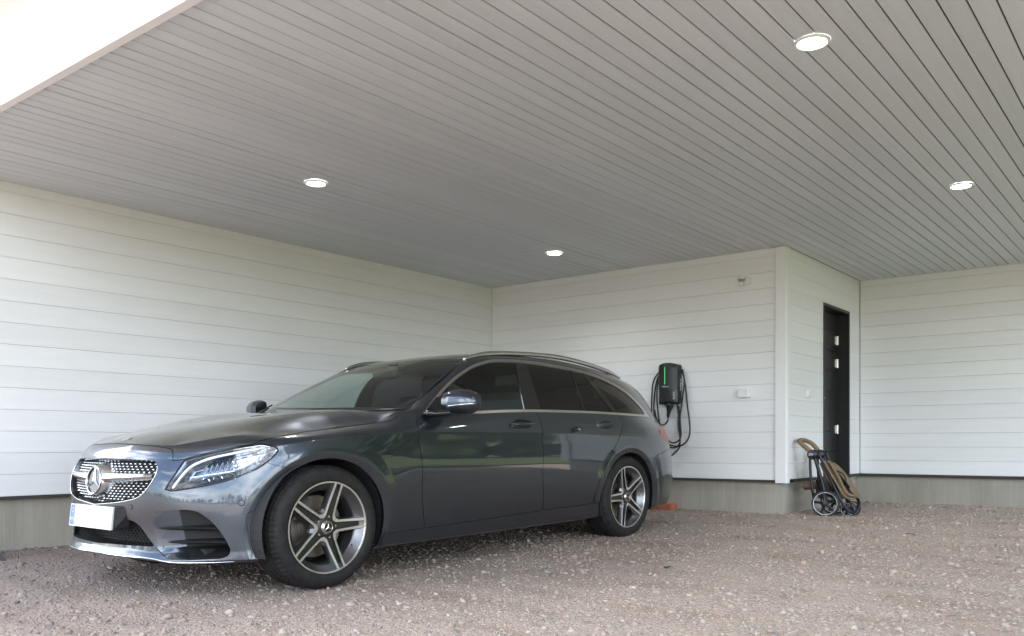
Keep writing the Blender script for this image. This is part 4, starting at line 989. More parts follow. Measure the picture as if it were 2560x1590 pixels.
for z_, q in ((.256, 1), (.402, -1)):
    yy_ = np.linspace(-.40 if z_ < .3 else -.27, .40 if z_ < .3 else .27, 24); s0_ = ls_(np.abs(yy_), np.full(24, z_)); V = np.concatenate([np.stack([s0_, yy_, np.full(24, z_)], 1), np.stack([s0_ + .07, yy_, np.full(24, z_ + .004 * q)], 1)])
    b.add(car_xf(V), [(i, i + 1, 25 + i, 24 + i) for i in range(23)])
b.build('grille_surround', 'black_plastic', lg)
# ---- side intakes with blades
iA, iT = parts['intake']
def deep(A):
    y, z = A[:, 1], A[:, 2]; t_ = np.clip((y - .40) / .27, 0, 1); d_ = .115 * t_ * t_ * (3 - 2 * t_) * np.clip((z - .197) / .06, 0, 1); return d_
A2 = iA.copy(); dd = deep(A2); A2[:, 0] += dd; A2[:, 1] -= dd * .12
P_, T__ = A2[:, :3], iT; fn = np.cross(P_[T__[:, 1]] - P_[T__[:, 0]], P_[T__[:, 2]] - P_[T__[:, 0]]); vn = np.zeros_like(P_)
for c_ in range(3): np.add.at(vn, T__[:, c_], fn)
vn /= np.maximum(np.linalg.norm(vn, axis=1, keepdims=True), 1e-12); vn *= np.sign((vn * np.array([-1, .3, 0])).sum(1, keepdims=True)); A2[:, 3:6] = vn
pxi = to_px(A2[:, :3]); blk = 452 + (pxi[:, 1] - 1293) * .22 - pxi[:, 0]
pk, pp = take(A2, iT, blk, 0)
panel('intake_duct', *pp, 'paint', fl=0); panel('intake_insert', *pk, 'black_plastic', fl=0)
lp = np.array([on_ring(x, y)[0] for x, y in PXH['intake']]); ld = deep(lp)
for sd in (1, -1):
    o_ = lp * [1, sd, 1]; i_ = lp.copy(); i_[:, 0] += ld + .004; i_[:, 1] -= ld * .12; i_ *= [1, sd, 1]; k = len(o_)
    B().add(car_xf(np.concatenate([o_, i_])), [(i, (i + 1) % k, k + (i + 1) % k, k + i) for i in range(k)]).build('intake_rim', 'paint', car, smooth=True)
    for (x0, y0), (x1, y1), hw in (((394, 1319.5), (549, 1323), .012), ((420, 1354.5), (570, 1357), .012)):
        pa, _ = on_ring(x0, y0); pb, _ = on_ring(x1, y1); N_ = 16; V = []
        for t_ in np.linspace(0, 1, N_):
            c_ = np.array([0, pa[1] + (pb[1] - pa[1]) * t_, pa[2] + (pb[2] - pa[2]) * t_]); base = np.interp(c_[1], _oo[_oo[:, 0] < -.28][:, 1], _oo[_oo[:, 0] < -.28][:, 0])
            w_ = min(1, t_ * 4.5) ** .6; f0 = base + .010; bk = base + .02 + .10 * w_; h_ = hw * w_ + .001
            V += [(f0, sd * c_[1], c_[2] - .001), (f0 + .012 * w_, sd * c_[1], c_[2] + h_ * .55), (bk, sd * c_[1], c_[2] + h_), (bk, sd * c_[1], c_[2] - h_ * .7), (f0 + .012 * w_, sd * c_[1], c_[2] - h_ * .7)]
        B().add(car_xf(np.array(V)), [(i * 5 + j, (i + 1) * 5 + j, (i + 1) * 5 + (j + 1) % 5, i * 5 + (j + 1) % 5) for i in range(N_ - 1) for j in range(5)]).build('intake_blade', 'black_plastic', car, angle=30)
# bright strip along the lower lip
lipc = [on_ring(x, y)[0] for x, y in ((262, 1383), (300, 1388.5), (340, 1392.5), (381, 1396.7), (405, 1402), (431.7, 1406), (470, 1407.2), (510, 1406.8), (545, 1406), (588, 1403.8))]
k0 = RING[13, 0]; lipc = np.array([(k0[0], 0, lipc[0][2] + .001)] + [p for p in lipc if p[1] > .04]); lipc = np.concatenate([(lipc * [1, -1, 1])[::-1][:-1], lipc]); lipc[:, 0] -= .003 * np.sign(1 - np.abs(lipc[:, 1]))
lc = curve3(lipc, 110)
B().tube(car_xf(lc), np.r_[np.linspace(.001, .004, 10), np.full(90, .004), np.linspace(.004, .001, 10)], 8).build('lip_strip', 'chrome', car, smooth=True)
V = np.concatenate([lc, lc + [.14, 0, -.012]]); V[110:, 1] *= .93
B().add(car_xf(V), [(i, i + 1, 111 + i, 110 + i) for i in range(109)]).build('front_splitter', 'black_plastic', car, smooth=True)
# ---- number plate
pl = bpy.data.objects.new('number_plate', None); COL.objects.link(pl); pl.parent = car
PS, PZ0, PZ1, PW = -.774, .338, .455, .2165
M['plate_white'] = mat('plate_white', (.60, .60, .60), .45); M['plate_blue'] = mat('plate_blue', (.03, .12, .55), .35)
lean = .10
def pput(y0, y1, z0, z1, d0, d1): return [(PS + d + (z - PZ0) * lean, y, z) for y in (y0, y1) for d in (d0, d1) for z in (z0, z1)]
def pbox(b, *a): b.add(car_xf(np.array(pput(*a))), [(0, 1, 3, 2), (4, 6, 7, 5), (0, 4, 5, 1), (2, 3, 7, 6), (0, 2, 6, 4), (1, 5, 7, 3)]); return b
pbox(B(), -PW, PW, PZ0, PZ1, 0, .006).build('plate_frame', 'plate_white', pl)
pbox(B(), -PW + .045, PW - .006, PZ0 + .006, PZ1 - .006, -.0012, -.0002).build('plate_face', 'plate_white', pl)
pbox(B(), -PW + .004, -PW + .0435, PZ0 + .005, PZ1 - .005, -.0012, -.0002).build('plate_blue_band', 'plate_blue', pl)
r_ = B()
for a_ in ((-PW, PW, PZ0, PZ0 + .004), (-PW, PW, PZ1 - .004, PZ1), (-PW, -PW + .004, PZ0 + .004, PZ1 - .004), (PW - .004, PW, PZ0 + .004, PZ1 - .004)): pbox(r_, *a_, -.004, -.0002)
r_.build('plate_rim', 'plate_white', pl)
thin = B()
for a_ in ((-PW + .045, PW - .006, PZ0 + .0065, PZ0 + .0078), (-PW + .045, PW - .006, PZ1 - .0078, PZ1 - .0065), (PW - .0078, PW - .0062, PZ0 + .007, PZ1 - .007)): pbox(thin, *a_, -.002, -.0013)
thin.build('plate_line', 'black_plastic', pl)
text_obj('plate_letters', 'FIN', .030, 'plate_white', pl, (-PW + .0235, PS - .0022 + .035 * lean, .372 + PITCH * PS), (math.radians(90 - 5.7), 0, 0))
st2 = B()
for k in range(12):
    a = 2 * math.pi * k / 12; st2.box(-PW + .0235 + .012 * math.cos(a) - .0014, -PW + .0235 + .012 * math.cos(a) + .0014, PS + .0075 - .0022, PS + .0075 - .0008, .422 + PITCH * PS + .012 * math.sin(a) - .0014, .422 + PITCH * PS + .012 * math.sin(a) + .0014)
M['star_yellow'] = mat('plate_stars', (.8, .65, .1), .4); st2.build('plate_stars', 'star_yellow', pl)
hb = B(); pbox(hb, -PW + .012, PW + .012, PZ0 + .004, PZ1 - .003, .0062, .05); 
hb.add(car_xf(np.array([(PS + .012, PW + .012, PZ0 + .01), (PS + .012, PW + .012, PZ1 - .005), (PS + .075, PW + .06, PZ1 - .01), (PS + .07, PW + .03, PZ0 + .01), (PS + .09, PW - .02, PZ1 - .01), (PS + .09, PW - .02, PZ0 + .01)])), [(0, 1, 2, 3), (1, 4, 2), (0, 3, 5), (2, 4, 5, 3)])
hb.build('plate_holder', 'black_plastic', pl)
# ---- parking sensors
for x, y, rad in ((603.7, 1258, .0125), (326.7, 1267.5, .0115), (402, 1336, .011)):
    if y == 1336: continue
    p, n = on_ring(x, y)
    for sd in (1, -1):
        pp_, nn = p * [1, sd, 1], n * [1, sd, 1]; t1 = np.cross(nn, [0, 0, 1.]); t1 /= np.linalg.norm(t1); t2 = np.cross(nn, t1); V, F = [], []
        for r_, h in ((rad * 1.25, .0004), (rad * 1.18, .0012), (rad, .0010), (rad * .95, .0022), (rad * .2, .0026)):
            for i in range(20): a = 2 * math.pi * i / 20; V.append(pp_ + nn * h + r_ * (math.cos(a) * t1 + math.sin(a) * t2))
        F = [(k * 20 + i, k * 20 + (i + 1) % 20, (k + 1) * 20 + (i + 1) % 20, (k + 1) * 20 + i) for k in range(4) for i in range(20)] + [tuple(80 + i for i in range(20))]
        bb = B(); bb.add(car_xf(np.array(V)), F); bb.m = [1] * 40 + [0] * (len(F) - 40); bb.build('parking_sensor', None, car, mats=['paint', 'black_plastic'], angle=40)
# ---- headlights
M['reflector'] = mat('headlamp_reflector', (.50, .53, .58), .16, 1.0); M['guide'] = mat('light_guide', (.82, .85, .88), .25)
_m = M['reflector']; t = tex_noise(_m, (1, 1, 1), 2, .5, 24); bump(_m, t.outputs['Fac'], .5, .02)
hA, hT = parts['headlight']
hd = sdist(to_px(hA[:, :3]), PXH['headlight'])
def bowl(depth, edge=26.):
    A2 = hA.copy(); k = np.clip(-hd / edge, 0, 1); k = k * k * (3 - 2 * k); A2[:, :3] -= A2[:, 3:6] * (.006 + depth * k)[:, None]; return A2
def renorm(A2, T2):
    P_ = A2[:, :3]; fn = np.cross(P_[T2[:, 1]] - P_[T2[:, 0]], P_[T2[:, 2]] - P_[T2[:, 0]]); vn = np.zeros_like(P_)
    for c_ in range(3): np.add.at(vn, T2[:, c_], fn)
    vn /= np.maximum(np.linalg.norm(vn, axis=1, keepdims=True), 1e-12); A2 = A2.copy(); vn *= np.sign((vn * A2[:, 3:6]).sum(1, keepdims=True)); A2[:, 3:6] = vn; return A2
LOW = [(400, 1232), (421, 1213), (441, 1201), (470, 1191.5), (530, 1184.5), (583, 1176.5), (584, 1260), (400, 1260)]
def z6(x, y): return 400 + x / 6, 1090 + y / 6
GUIDE = smooth_poly([z6(175, 770), z6(230, 690), z6(330, 560), z6(440, 450), z6(600, 370), z6(800, 308), z6(1100, 245), z6(1350, 195), z6(1560, 160)], 6, False)
GUIDE2 = [z6(430, 618), z6(700, 577), z6(980, 535), z6(1100, 518)]
def path_d(P, path):
    d = np.full(len(P), 1e9)
    for (x0, y0), (x1, y1) in zip(path[:-1], path[1:]):
        ex, ey = x1 - x0, y1 - y0; t_ = np.clip(((P[:, 0] - x0) * ex + (P[:, 1] - y0) * ey) / (ex * ex + ey * ey + 1e-9), 0, 1); d = np.minimum(d, np.hypot(P[:, 0] - x0 - t_ * ex, P[:, 1] - y0 - t_ * ey))
    return d
BW = renorm(bowl(.055), hT)
lo_, up_ = take(BW, hT, sdist(to_px(hA[:, :3]), LOW), 0)
heads = [panel('headlight', hA, hT, 'lens', None, fl=0, sides=(sd,))[0] for sd in (1, -1)]
rim_b = clip(hA, hT, -(hd + 3.4))
gd1 = hA.copy(); gd1[:, :3] -= gd1[:, 3:6] * .012; pg = to_px(hA[:, :3])
g1 = clip(gd1, hT, path_d(pg, GUIDE) - 2.5); gd2 = hA.copy(); gd2[:, :3] -= gd2[:, 3:6] * .016; g2 = clip(gd2, hT, path_d(pg, GUIDE2) - 1.5)
upR = clip(*up_, -(to_px(up_[0][:, :3])[:, 0] - 583)); upL = clip(*up_, to_px(up_[0][:, :3])[:, 0] - 583)
M['refl_blue'] = mat('headlamp_inner_satin', (.17, .20, .25), .25, 1.0)
for i, sd in enumerate((1, -1)):
    h_ = heads[i]
    panel('lamp_rim', *rim_b, 'black_plastic', h_, fl=0, sides=(sd,), off=.0008)
    panel('lamp_base', *lo_, 'black_gloss', h_, fl=0, sides=(sd,)); panel('lamp_reflector', *upR, 'reflector', h_, fl=0, sides=(sd,)); panel('lamp_shroud', *upL, 'refl_blue', h_, fl=0, sides=(sd,))
    panel('light_guide', *g1, 'guide', h_, fl=.01, sides=(sd,)); panel('light_bar', *g2, 'guide', h_, fl=.008, sides=(sd,))
    # projector lenses in the dark band
    for (x, y), rad in ((z6(650, 690), .020), (z6(845, 650), .021), (z6(1045, 615), .020)):
        p, n = on_ring(x, y); p = p - n * .045; n = n + np.array([-.5, .1, 0]); n /= np.linalg.norm(n)
        pp_, nn = p * [1, sd, 1], n * [1, sd, 1]; t1 = np.cross(nn, [0, 0, 1.]); t1 /= np.linalg.norm(t1); t2 = np.cross(nn, t1); V = []
        pr = ((rad * 1.25, -.01), (rad * 1.25, .010), (rad * 1.05, .012), (rad, .008), (rad * .86, .016), (rad * .5, .023), (rad * .1, .026))
        for r_, hh in pr:
            for j in range(18): a = 2 * math.pi * j / 18; V.append(pp_ + nn * hh + r_ * (math.cos(a) * t1 + math.sin(a) * t2))
        F = [(k * 18 + j, k * 18 + (j + 1) % 18, (k + 1) * 18 + (j + 1) % 18, (k + 1) * 18 + j) for k in range(6) for j in range(18)] + [tuple(6 * 18 + j for j in range(18))]
        bb = B(); bb.add(car_xf(np.array(V)), F); bb.m = [0 if q < 54 else 1 for q in range(len(F))]; bb.build('lamp_projector', None, h_, mats=['chrome', 'emblem_glass'], angle=35)
    # upright chrome fins
    for x in (660, 735, 810, 885, 960, 1040):
        pa, n = on_ring(*z6(x - 35, 545 - (x - 660) * .16)); pb, _ = on_ring(*z6(x + 85, 355 - (x - 660) * .17)); pm_ = (pa + pb) / 2 + np.array([-.004, 0, .006]); V = []
        for p in (pa, pm_, pb):
            q = p - n * .022; V += [q + [0, .006, 0], q + [0, -.006, 0], q - n * .03 + [0, -.008, 0]]
        V = np.array(V) * [1, sd, 1]; B().add(car_xf(V), [(0, 3, 4, 1), (3, 6, 7, 4), (1, 4, 5, 2), (4, 7, 8, 5)]).build('lamp_fin', 'chrome', h_)
# ---- door handles and mirrors
for dk, par in (('frontdoor', doors_f), ('reardoor', doors_r)):
    (hx, hy_), (ha, hb_) = HND[dk]; pa, n = on_ring(hx - ha - 1.5, hy_ + .3); pb, _ = on_ring(hx + ha + 1.5, hy_ + .3)
    for i, sd in enumerate((1, -1)):
        tt_ = np.linspace(0, 1, 26); P_ = pa[None] * (1 - tt_[:, None]) + pb[None] * tt_[:, None]; prof = np.sin(np.pi * np.clip(tt_, 0, 1)) ** .42; P_[:, 1] += .004 + .022 * prof; P_[:, 2] += .002
        P_ *= [1, sd, 1]; B().tube(car_xf(P_), .0045 + .0125 * prof, 12, flat=.72).build('handle', 'paint', par[i], smooth=True)
        Q_ = P_[3:-3].copy(); Q_[:, 1] += sd * .0122; Q_[:, 2] -= .0015; B().tube(car_xf(Q_), np.r_[.001, np.full(18, .0022), .001], 6).build('handle_strip', 'chrome', par[i], smooth=True)
M['mirror_glass'] = mat('mirror_glass', (.8, .82, .84), .02, 1.0)
def mirror_obj(sd):
    mr = bpy.data.objects.new('door_mirror', None); COL.objects.link(mr); mr.parent = car
    # shell: sections across the car, widening then rounding off
    ys = np.linspace(0, 1, 22); V = []; n = 26
    for t_ in ys:
        y_ = .892 + .200 * t_; e = (1 - max(0, (t_ - .45) / .55) ** 2.6) ** .5 if t_ < 1 else .02; e0 = min(1, .80 + t_ * .8)
        hz = .074 * e * e0; hs_ = .080 * (e ** .8) * e0; zc3 = 1.017 + .004 * t_ ; sc3 = .862 + .045 * t_
        for j in range(n):
            a = 2 * math.pi * j / n; ca, sa = math.cos(a), math.sin(a)
            fs = hs_ * (1.05 if ca < 0 else .42) ; x_ = abs(ca) ** (.9 if ca < 0 else .5) * np.sign(ca); V.append((sc3 + fs * x_, sd * y_, zc3 + hz * abs(sa) ** .85 * np.sign(sa) + (.010 * (1 - t_) if sa > 0 else 0)))
    F = [(i * n + j, (i + 1) * n + j, (i + 1) * n + (j + 1) % n, i * n + (j + 1) % n) for i in range(21) for j in range(n)] + [tuple(range(n)), tuple(21 * n + j for j in range(n))]
    B().add(car_xf(np.array(V)), F).build('mirror_shell', 'paint', mr, angle=50)
    # turn signal strip
    ind = np.array([(.862 + .045 * t_ - .079 * ((1 - max(0, (t_ - .45) / .55) ** 2.6) ** .4) * min(1, .8 + .8 * t_), sd * (.892 + .200 * t_ + .002), .992 + .018 * t_) for t_ in np.linspace(.25, .97, 14)])
    B().tube(car_xf(ind), .0045, 8).build('mirror_indicator', 'chrome', mr, smooth=True)
    g = np.array([(.902, .91, .965), (.912, 1.06, .975), (.912, 1.06, 1.06), (.90, .91, 1.07)]) * [1, sd, 1]; B().add(car_xf(g), [(0, 1, 2, 3)]).build('mirror_glass', 'mirror_glass', mr)
    base = B(); bp = np.array([(.70, .845, .955), (.76, .88, .952), (.82, .915, .957), (.86, .945, .965)]) * [1, sd, 1]; base.tube(car_xf(bp), [.020, .022, .022, .02], 12, flat=.8); base.build('mirror_foot', 'black_gloss', mr, smooth=True)
    # triangular black cover plate in the window corner
    tri = np.array([(.68, .862, .945), (.97, .853, .958), (.86, .80, 1.06)]) * [1, sd, 1]
    B().add(car_xf(np.concatenate([tri, tri - [0, sd * .01, 0]])), [(0, 1, 2), (3, 5, 4), (0, 3, 4, 1), (1, 4, 5, 2), (2, 5, 3, 0)]).build('mirror_sail', 'black_gloss', mr)
mirror_obj(1); mirror_obj(-1)

# ------------------------------------------------------------------ ceiling downlights (lit)
M['lamp_ring'] = mat('lamp_ring_white', (.75, .75, .74), .4)
M['lamp_lit'] = mat('lamp_lit_diffuser', (.9, .9, .9), .5); nt(M['lamp_lit'])[2].inputs['Emission Color'].default_value = (1, .97, .93, 1); nt(M['lamp_lit'])[2].inputs['Emission Strength'].default_value = 3.5
LAMP_W = 1.5
for (lx, ly), lab in (((-1.355, 3.855), 'lit round downlight in the ceiling nearest the camera, at upper right'), ((-4.735, 3.845), 'lit round downlight in the ceiling above the car bonnet'),
                      ((-4.735, 6.635), 'lit round downlight in the ceiling above the rear of the car, farthest back'), ((-1.305, 6.63), 'lit round downlight in the ceiling near the right edge, in front of the recess')):
    e = empty('downlight', (lx, ly, ZC - .003), 0, lab, 'ceiling light', 'round downlights in the plank ceiling')
    B().lathe([(.077, .004), (.077, -.003), (.073, -.006), (.066, -.007), (.0625, -.004), (.0625, -.003)], (0, 0, 0), 'z', 48).build('trim_ring', 'lamp_ring', e, angle=40)
    B().lathe([(.0622, -.0032), (.04, -.0036), (.0005, -.0038)], (0, 0, 0), 'z', 48).build('diffuser', 'lamp_lit', e, smooth=True)
    ld = bpy.data.lights.new('downlight_lamp', 'AREA'); ld.shape = 'DISK'; ld.size = .12; ld.energy = LAMP_W; ld.spread = math.radians(135); ld.color = (1, .98, .95); lo = bpy.data.objects.new('downlight_lamp', ld); COL.objects.link(lo); lo.parent = e; lo.location = (0, 0, -.014)

# ------------------------------------------------------------------ fittings on the walls
def on_back(px_, py_, d=0.0, Y=None):
    """point on the back wall (d in front of it)"""
    x_ = (px_ - 1280) / 2188; t_ = ((Y or YB) - d) / (x_ * math.sin(YAW) + math.cos(YAW)); return (x_ * math.cos(YAW) - math.sin(YAW)) * t_, (Y or YB) - d, .773 + (1110 - py_) * 1.069 / 2188 * t_
def on_door_wall(px_, py_, d=0.0):
    x_ = (px_ - 1280) / 2188; t_ = (XD + d) / (x_ * math.cos(YAW) - math.sin(YAW)); return XD + d, (x_ * math.sin(YAW) + math.cos(YAW)) * t_, .773 + (1110 - py_) * 1.069 / 2188 * t_
M['white_plastic'] = mat('white_plastic', (.80, .80, .78), .35)
M['grey_lens'] = mat('sensor_lens', (.30, .32, .33), .3)
# motion sensor
x, y, z = on_back(1863, 706); e = empty('motion_sensor', (x, YB, z), 0, 'small white motion sensor high on the back wall near the corner board', 'sensor')
B().cbox(-.006, .060, -.028, -.0005, -.028, .042, .008).build('mount', 'white_plastic', e, angle=40)
B().lathe([(.001, .046), (.030, .046), (.036, .040), (.036, .026)], (-.012, -.052, 0), 'z', 32).build('cap', 'white_plastic', e, angle=40)
B().lathe([(.034, .0255), (.031, .014), (.022, .002), (.001, -.002)], (-.012, -.052, 0), 'z', 32).build('lens', 'grey_lens', e, smooth=True)
B().cbox(-.034, .010, -.076, -.029, -.045, .001, .012).build('housing', 'white_plastic', e, angle=40)
# junction box
x, y, z = on_back(1864, 983.5); e = empty('junction_box', (x, YB, z), 0, 'white square junction box on the back wall left of the corner board', 'junction box')
B().cbox(-.049, .049, -.048, -.0005, -.040, .040, .006).build('box', 'white_plastic', e, angle=40); B().cbox(-.052, .052, -.060, -.0485, -.043, .043, .005).build('lid', 'white_plastic', e, angle=40)
# switch
x, y, z = on_door_wall(2016, 984); e = empty('light_switch', (XD, y, z), 0, 'white light switch on the door wall left of the black door', 'switch')
B().cbox(.0005, .034, -.036, .036, -.040, .040, .005).build('box', 'white_plastic', e, angle=40); B().cbox(.0345, .042, -.029, .029, -.030, .030, .004).build('rocker', 'white_plastic', e, angle=40)
# ---- wall charger
x, y, z0 = on_back(1674, 1011, .07); _, _, z1 = on_back(1674, 908, .07)
ch = empty('wall_charger', (x, YB, z0), 0, 'black wall charger with a green light strip and coiled cable behind the car', 'charger')
H_ = z1 - z0; HW = .101
M['charger_black'] = mat('charger_black', (.014, .014, .016), .38); M['charger_side'] = mat('charger_side', (.022, .018, .020), .45); M['charger_lower'] = mat('charger_lower_black', (.008, .008, .009), .28)
M['green_light'] = mat('green_light', (.02, .3, .08), .4); nt(M['green_light'])[2].inputs['Emission Color'].default_value = (.0, .62, .13, 1); nt(M['green_light'])[2].inputs['Emission Strength'].default_value = .22
M['label_white'] = mat('printed_label', (.62, .64, .64), .5); M['cable'] = mat('black_cable', (.014, .014, .015), .42)
B().cbox(-HW + .004, HW - .002, -.055, -.0005, .006, H_ - .016, .012).build('back_box', 'charger_side', ch, angle=40)
# bowed front shell
def shell(zlo, zhi, name, material, bow, y0):
    V, F = [], []; n = 15; us = np.linspace(-1, 1, n)
    zz = np.linspace(0, 1, 12)
    for w_ in zz:
        for u_ in us:
            rnd = .012 * (abs(u_) ** 8); topround = .035 * (u_ ** 2) * .6 if zhi > H_ - .02 else 0; zv = zlo + (zhi - topround - zlo) * w_
            endr = .010 * (1 - min(1, (1 - w_) * 8 if zhi > H_ - .02 else 1)) + .010 * (1 - min(1, w_ * 10 if zlo < .02 else 1)); V.append((u_ * HW, y0 - bow * (1 - u_ * u_) + rnd + endr, zv))
    F = [(i * n + j, i * n + j + 1, (i + 1) * n + j + 1, (i + 1) * n + j) for i in range(11) for j in range(n - 1)]
    k = len(V); V += [(v[0], -.056, v[2]) for v in V[:]]
    rim = list(range(n)) + [i * n + n - 1 for i in range(1, 12)] + [11 * n + j for j in range(n - 2, -1, -1)] + [i * n for i in range(10, 0, -1)]
    F += [(rim[i], rim[(i + 1) % len(rim)], k + rim[(i + 1) % len(rim)], k + rim[i]) for i in range(len(rim))]
    return B().add(V, F).build(name, material, ch, angle=40)
shell(H_ * .352, H_, 'front_cover', 'charger_black', .016, -.118); shell(.0, H_ * .350, 'lower_cover', 'charger_lower', .012, -.112)
B().cbox(-.022, -.0145, -.1375, -.125, H_ * .475, H_ * .90, .002).build('light_strip', 'green_light', ch)
text_obj('charger_text', 'Webasto', .021, 'label_white', ch, (-.012, -.1342, H_ * .428), (math.pi / 2, 0, 0)); text_obj('charger_text', 'PURE', .030, 'label_white', ch, (HW - .028, -.1195, H_ * .205), (math.pi / 2, -math.pi / 2, 0))
B().box(HW - .0015, HW - .0005, -.1, -.09, .03, H_ - .05).box(HW - .0008, HW + .0006, -.046, -.030, H_ * .33, H_ * .54).box(HW - .0008, HW + .0006, -.046, -.030, H_ * .56, H_ * .62).build('side_label', 'label_white', ch)
def cz(a, b_, d=.03):       # points read off the wall
    X_, Y_, Z_ = on_back(1560 + a / 3.47, 900 + b_ / 3.47, d); return (X_ - x, Y_ - YB, Z_ - z0)
cab = B()
for pth in ([(330, 78, .03), (300, 112, .035), (262, 170, .04), (243, 290, .04), (239, 430, .045), (255, 560, .05), (310, 680, .055), (400, 736, .055), (492, 744, .055), (556, 685, .05), (571, 570, .045), (549, 390, .045), (530, 210, .045), (506, 82, .04)],
            [(330, 95, .05), (305, 130, .055), (276, 220, .06), (262, 330, .06), (259, 450, .06), (285, 560, .06), (350, 650, .06), (430, 720, .06), (474, 700, .055), (492, 590, .05), (487, 480, .05), (498, 400, .05), (516, 260, .05), (520, 160, .05), (500, 90, .045)],
            [(320, 110, .07), (296, 190, .075), (286, 290, .075), (292, 420, .075), (306, 540, .07), (345, 680, .07), (420, 762, .065), (468, 745, .06), (473, 600, .055), (470, 470, .05), (462, 392, .045)],
            [(484, 752, .045), (488, 640, .045), (480, 500, .045), (476, 400, .045)], [(484, 752, .05), (470, 775, .05), (440, 806, .055), (412, 828, .055), (380, 838, .055)],
            [(382, 492, .085), (381, 520, .085), (366, 546, .08), (338, 563, .08), (306, 546, .075), (280, 500, .07), (264, 430, .07)]):
    cab.tube(curve3([cz(*p) for p in pth], 60), .0078, 10)
cab.build('cable', 'cable', ch, smooth=True)
p0, p1 = np.array(cz(400, 372, .09)), np.array(cz(381, 497, .085))
B().tube([p0 + (p1 - p0) * t_ for t_ in np.linspace(0, 1, 9)], [.034, .036, .034, .029, .024, .0205, .018, .016, .012], 14).build('plug', 'charger_black', ch, smooth=True)
# ---- things on the ground
M['clay'] = mat('red_clay', (.36, .10, .045), .8); t = tex_noise(M['clay'], (1, 1, 1), 5, .65, 14); r = ramp(M['clay'], t.outputs['Fac'], [(.35, (.30, .085, .04)), (.7, (.44, .135, .065))]); nt(M['clay'])[1].new(r.outputs['Color'], nt(M['clay'])[2].inputs['Base Color']); bump(M['clay'], t.outputs['Fac'], .3, .004)
xa, xb = on_back(1616, 1270, -.01)[0], on_back(1690, 1270, -.01)[0]
o = B().cbox(xa - .06, xb, YB - .095, YB + .045, .068, .148, .006).build('clay_brick', 'clay', angle=40); tag(o, 'red clay brick lying against the footing behind the rear wheel', 'brick')
M['slate'] = mat('dark_slab', (.055, .055, .058), .6)
o = B().add([(-6.30, 2.02, -.03), (-5.83, 2.10, -.03), (-5.83, 2.34, -.03), (-6.30, 2.30, -.03), (-6.30, 2.04, .050), (-5.93, 2.12, .046), (-5.93, 2.32, .046), (-6.30, 2.28, .050)], [(0, 3, 2, 1), (4, 5, 6, 7), (0, 1, 5, 4), (1, 2, 6, 5), (2, 3, 7, 6), (3, 0, 4, 7)]).build('splash_slab', 'slate'); tag(o, 'dark grey slab on the ground at the left edge beside the footing', 'slab')

# ------------------------------------------------------------------ folded pushchair leaning on the door wall
PU = (-2.648, 7.905); _g = float(np.interp(PU[1], [7.72, 9.0], [.085, .088]))
psc = empty('pushchair', (PU[0], PU[1], _g), 0, 'folded pushchair with tan fabric and black frame leaning beside the black door', 'pushchair')
_u = np.array([.947, .322, 0]); _v = np.array([-.09, .996, 0]); 
def sp(zx, zy, b=0.0):
    """side view coordinates and depth across the pushchair"""
    return _u * ((zx - 372) * .000912) + _v * b + np.array([0, 0, (822 - zy) * .000975])
M['frame_black'] = mat('pushchair_frame', (.012, .013, .018), .35, .3); M['tan'] = mat('tan_foam_grip', (.21, .15, .085), .85); M['khaki'] = mat('tan_fabric', (.20, .145, .09), .95); M['brown'] = mat('brown_fabric', (.15, .095, .065), .9); M['pw_tyre'] = mat('pushchair_tyre', (.03, .03, .032), .7); M['pw_white'] = mat('wheel_ring_white', (.75, .77, .78), .4)
for mm in ('khaki', 'tan', 'brown'):
    t = tex_noise(M[mm], (1, 1, 1), 5, .7, 60); bump(M[mm], t.outputs['Fac'], .4, .004)
PW_ = .27
def ptube(name, material, pts, r, n=30, k=10): return B().tube(curve3([sp(*p) for p in pts], n), r, k).build(name, material, psc, smooth=True)
ptube('handlebar', 'tan', [(212, 188, .02), (160, 140, .02), (112, 96, .03), (104, 84, .06), (102, 78, .11), (104, 78, .18), (112, 82, .23), (150, 102, .26), (195, 145, .265), (232, 205, .262)], .0215, 50, 12)
for b0, b1, nm in ((-.012, .04, 0), (PW_ - .04, PW_ + .012, 1)):
    c0 = sp(240, 222, 0)
    bb = B(); V = []; n = 28; prof = [(.010, b0 - .004), (.040, b0), (.0465, b0 + .008), (.0465, b1 - .008), (.040, b1), (.010, b1 + .003)]
    for i in range(n):
        a = 2 * math.pi * i / n
        for r_, h in prof: V.append(c0 + _u * (r_ * math.cos(a)) + np.array([0, 0, r_ * 1.04 * math.sin(a)]) + _v * h)
    F = [(i * 6 + j, ((i + 1) % n) * 6 + j, ((i + 1) % n) * 6 + j + 1, i * 6 + j + 1) for i in range(n) for j in range(5)]
    bb.add(V, F).build('fold_joint', 'frame_black', psc, angle=40)
lg = B(); c0 = sp(232, 220, -.0175)
for (a0, a1, h0, h1) in ((-.020, .016, .003, .009), (-.024, .012, -.009, -.003)): lg.add([c0 + _u * a0 + [0, 0, h0], c0 + _u * a1 + [0, 0, h0], c0 + _u * (a1 + .004) + [0, 0, h1], c0 + _u * (a0 + .004) + [0, 0, h1]], [(0, 1, 2, 3)])
M['logo_grey'] = mat('printed_logo', (.45, .50, .58), .5); lg.build('logo_print', 'logo_grey', psc)
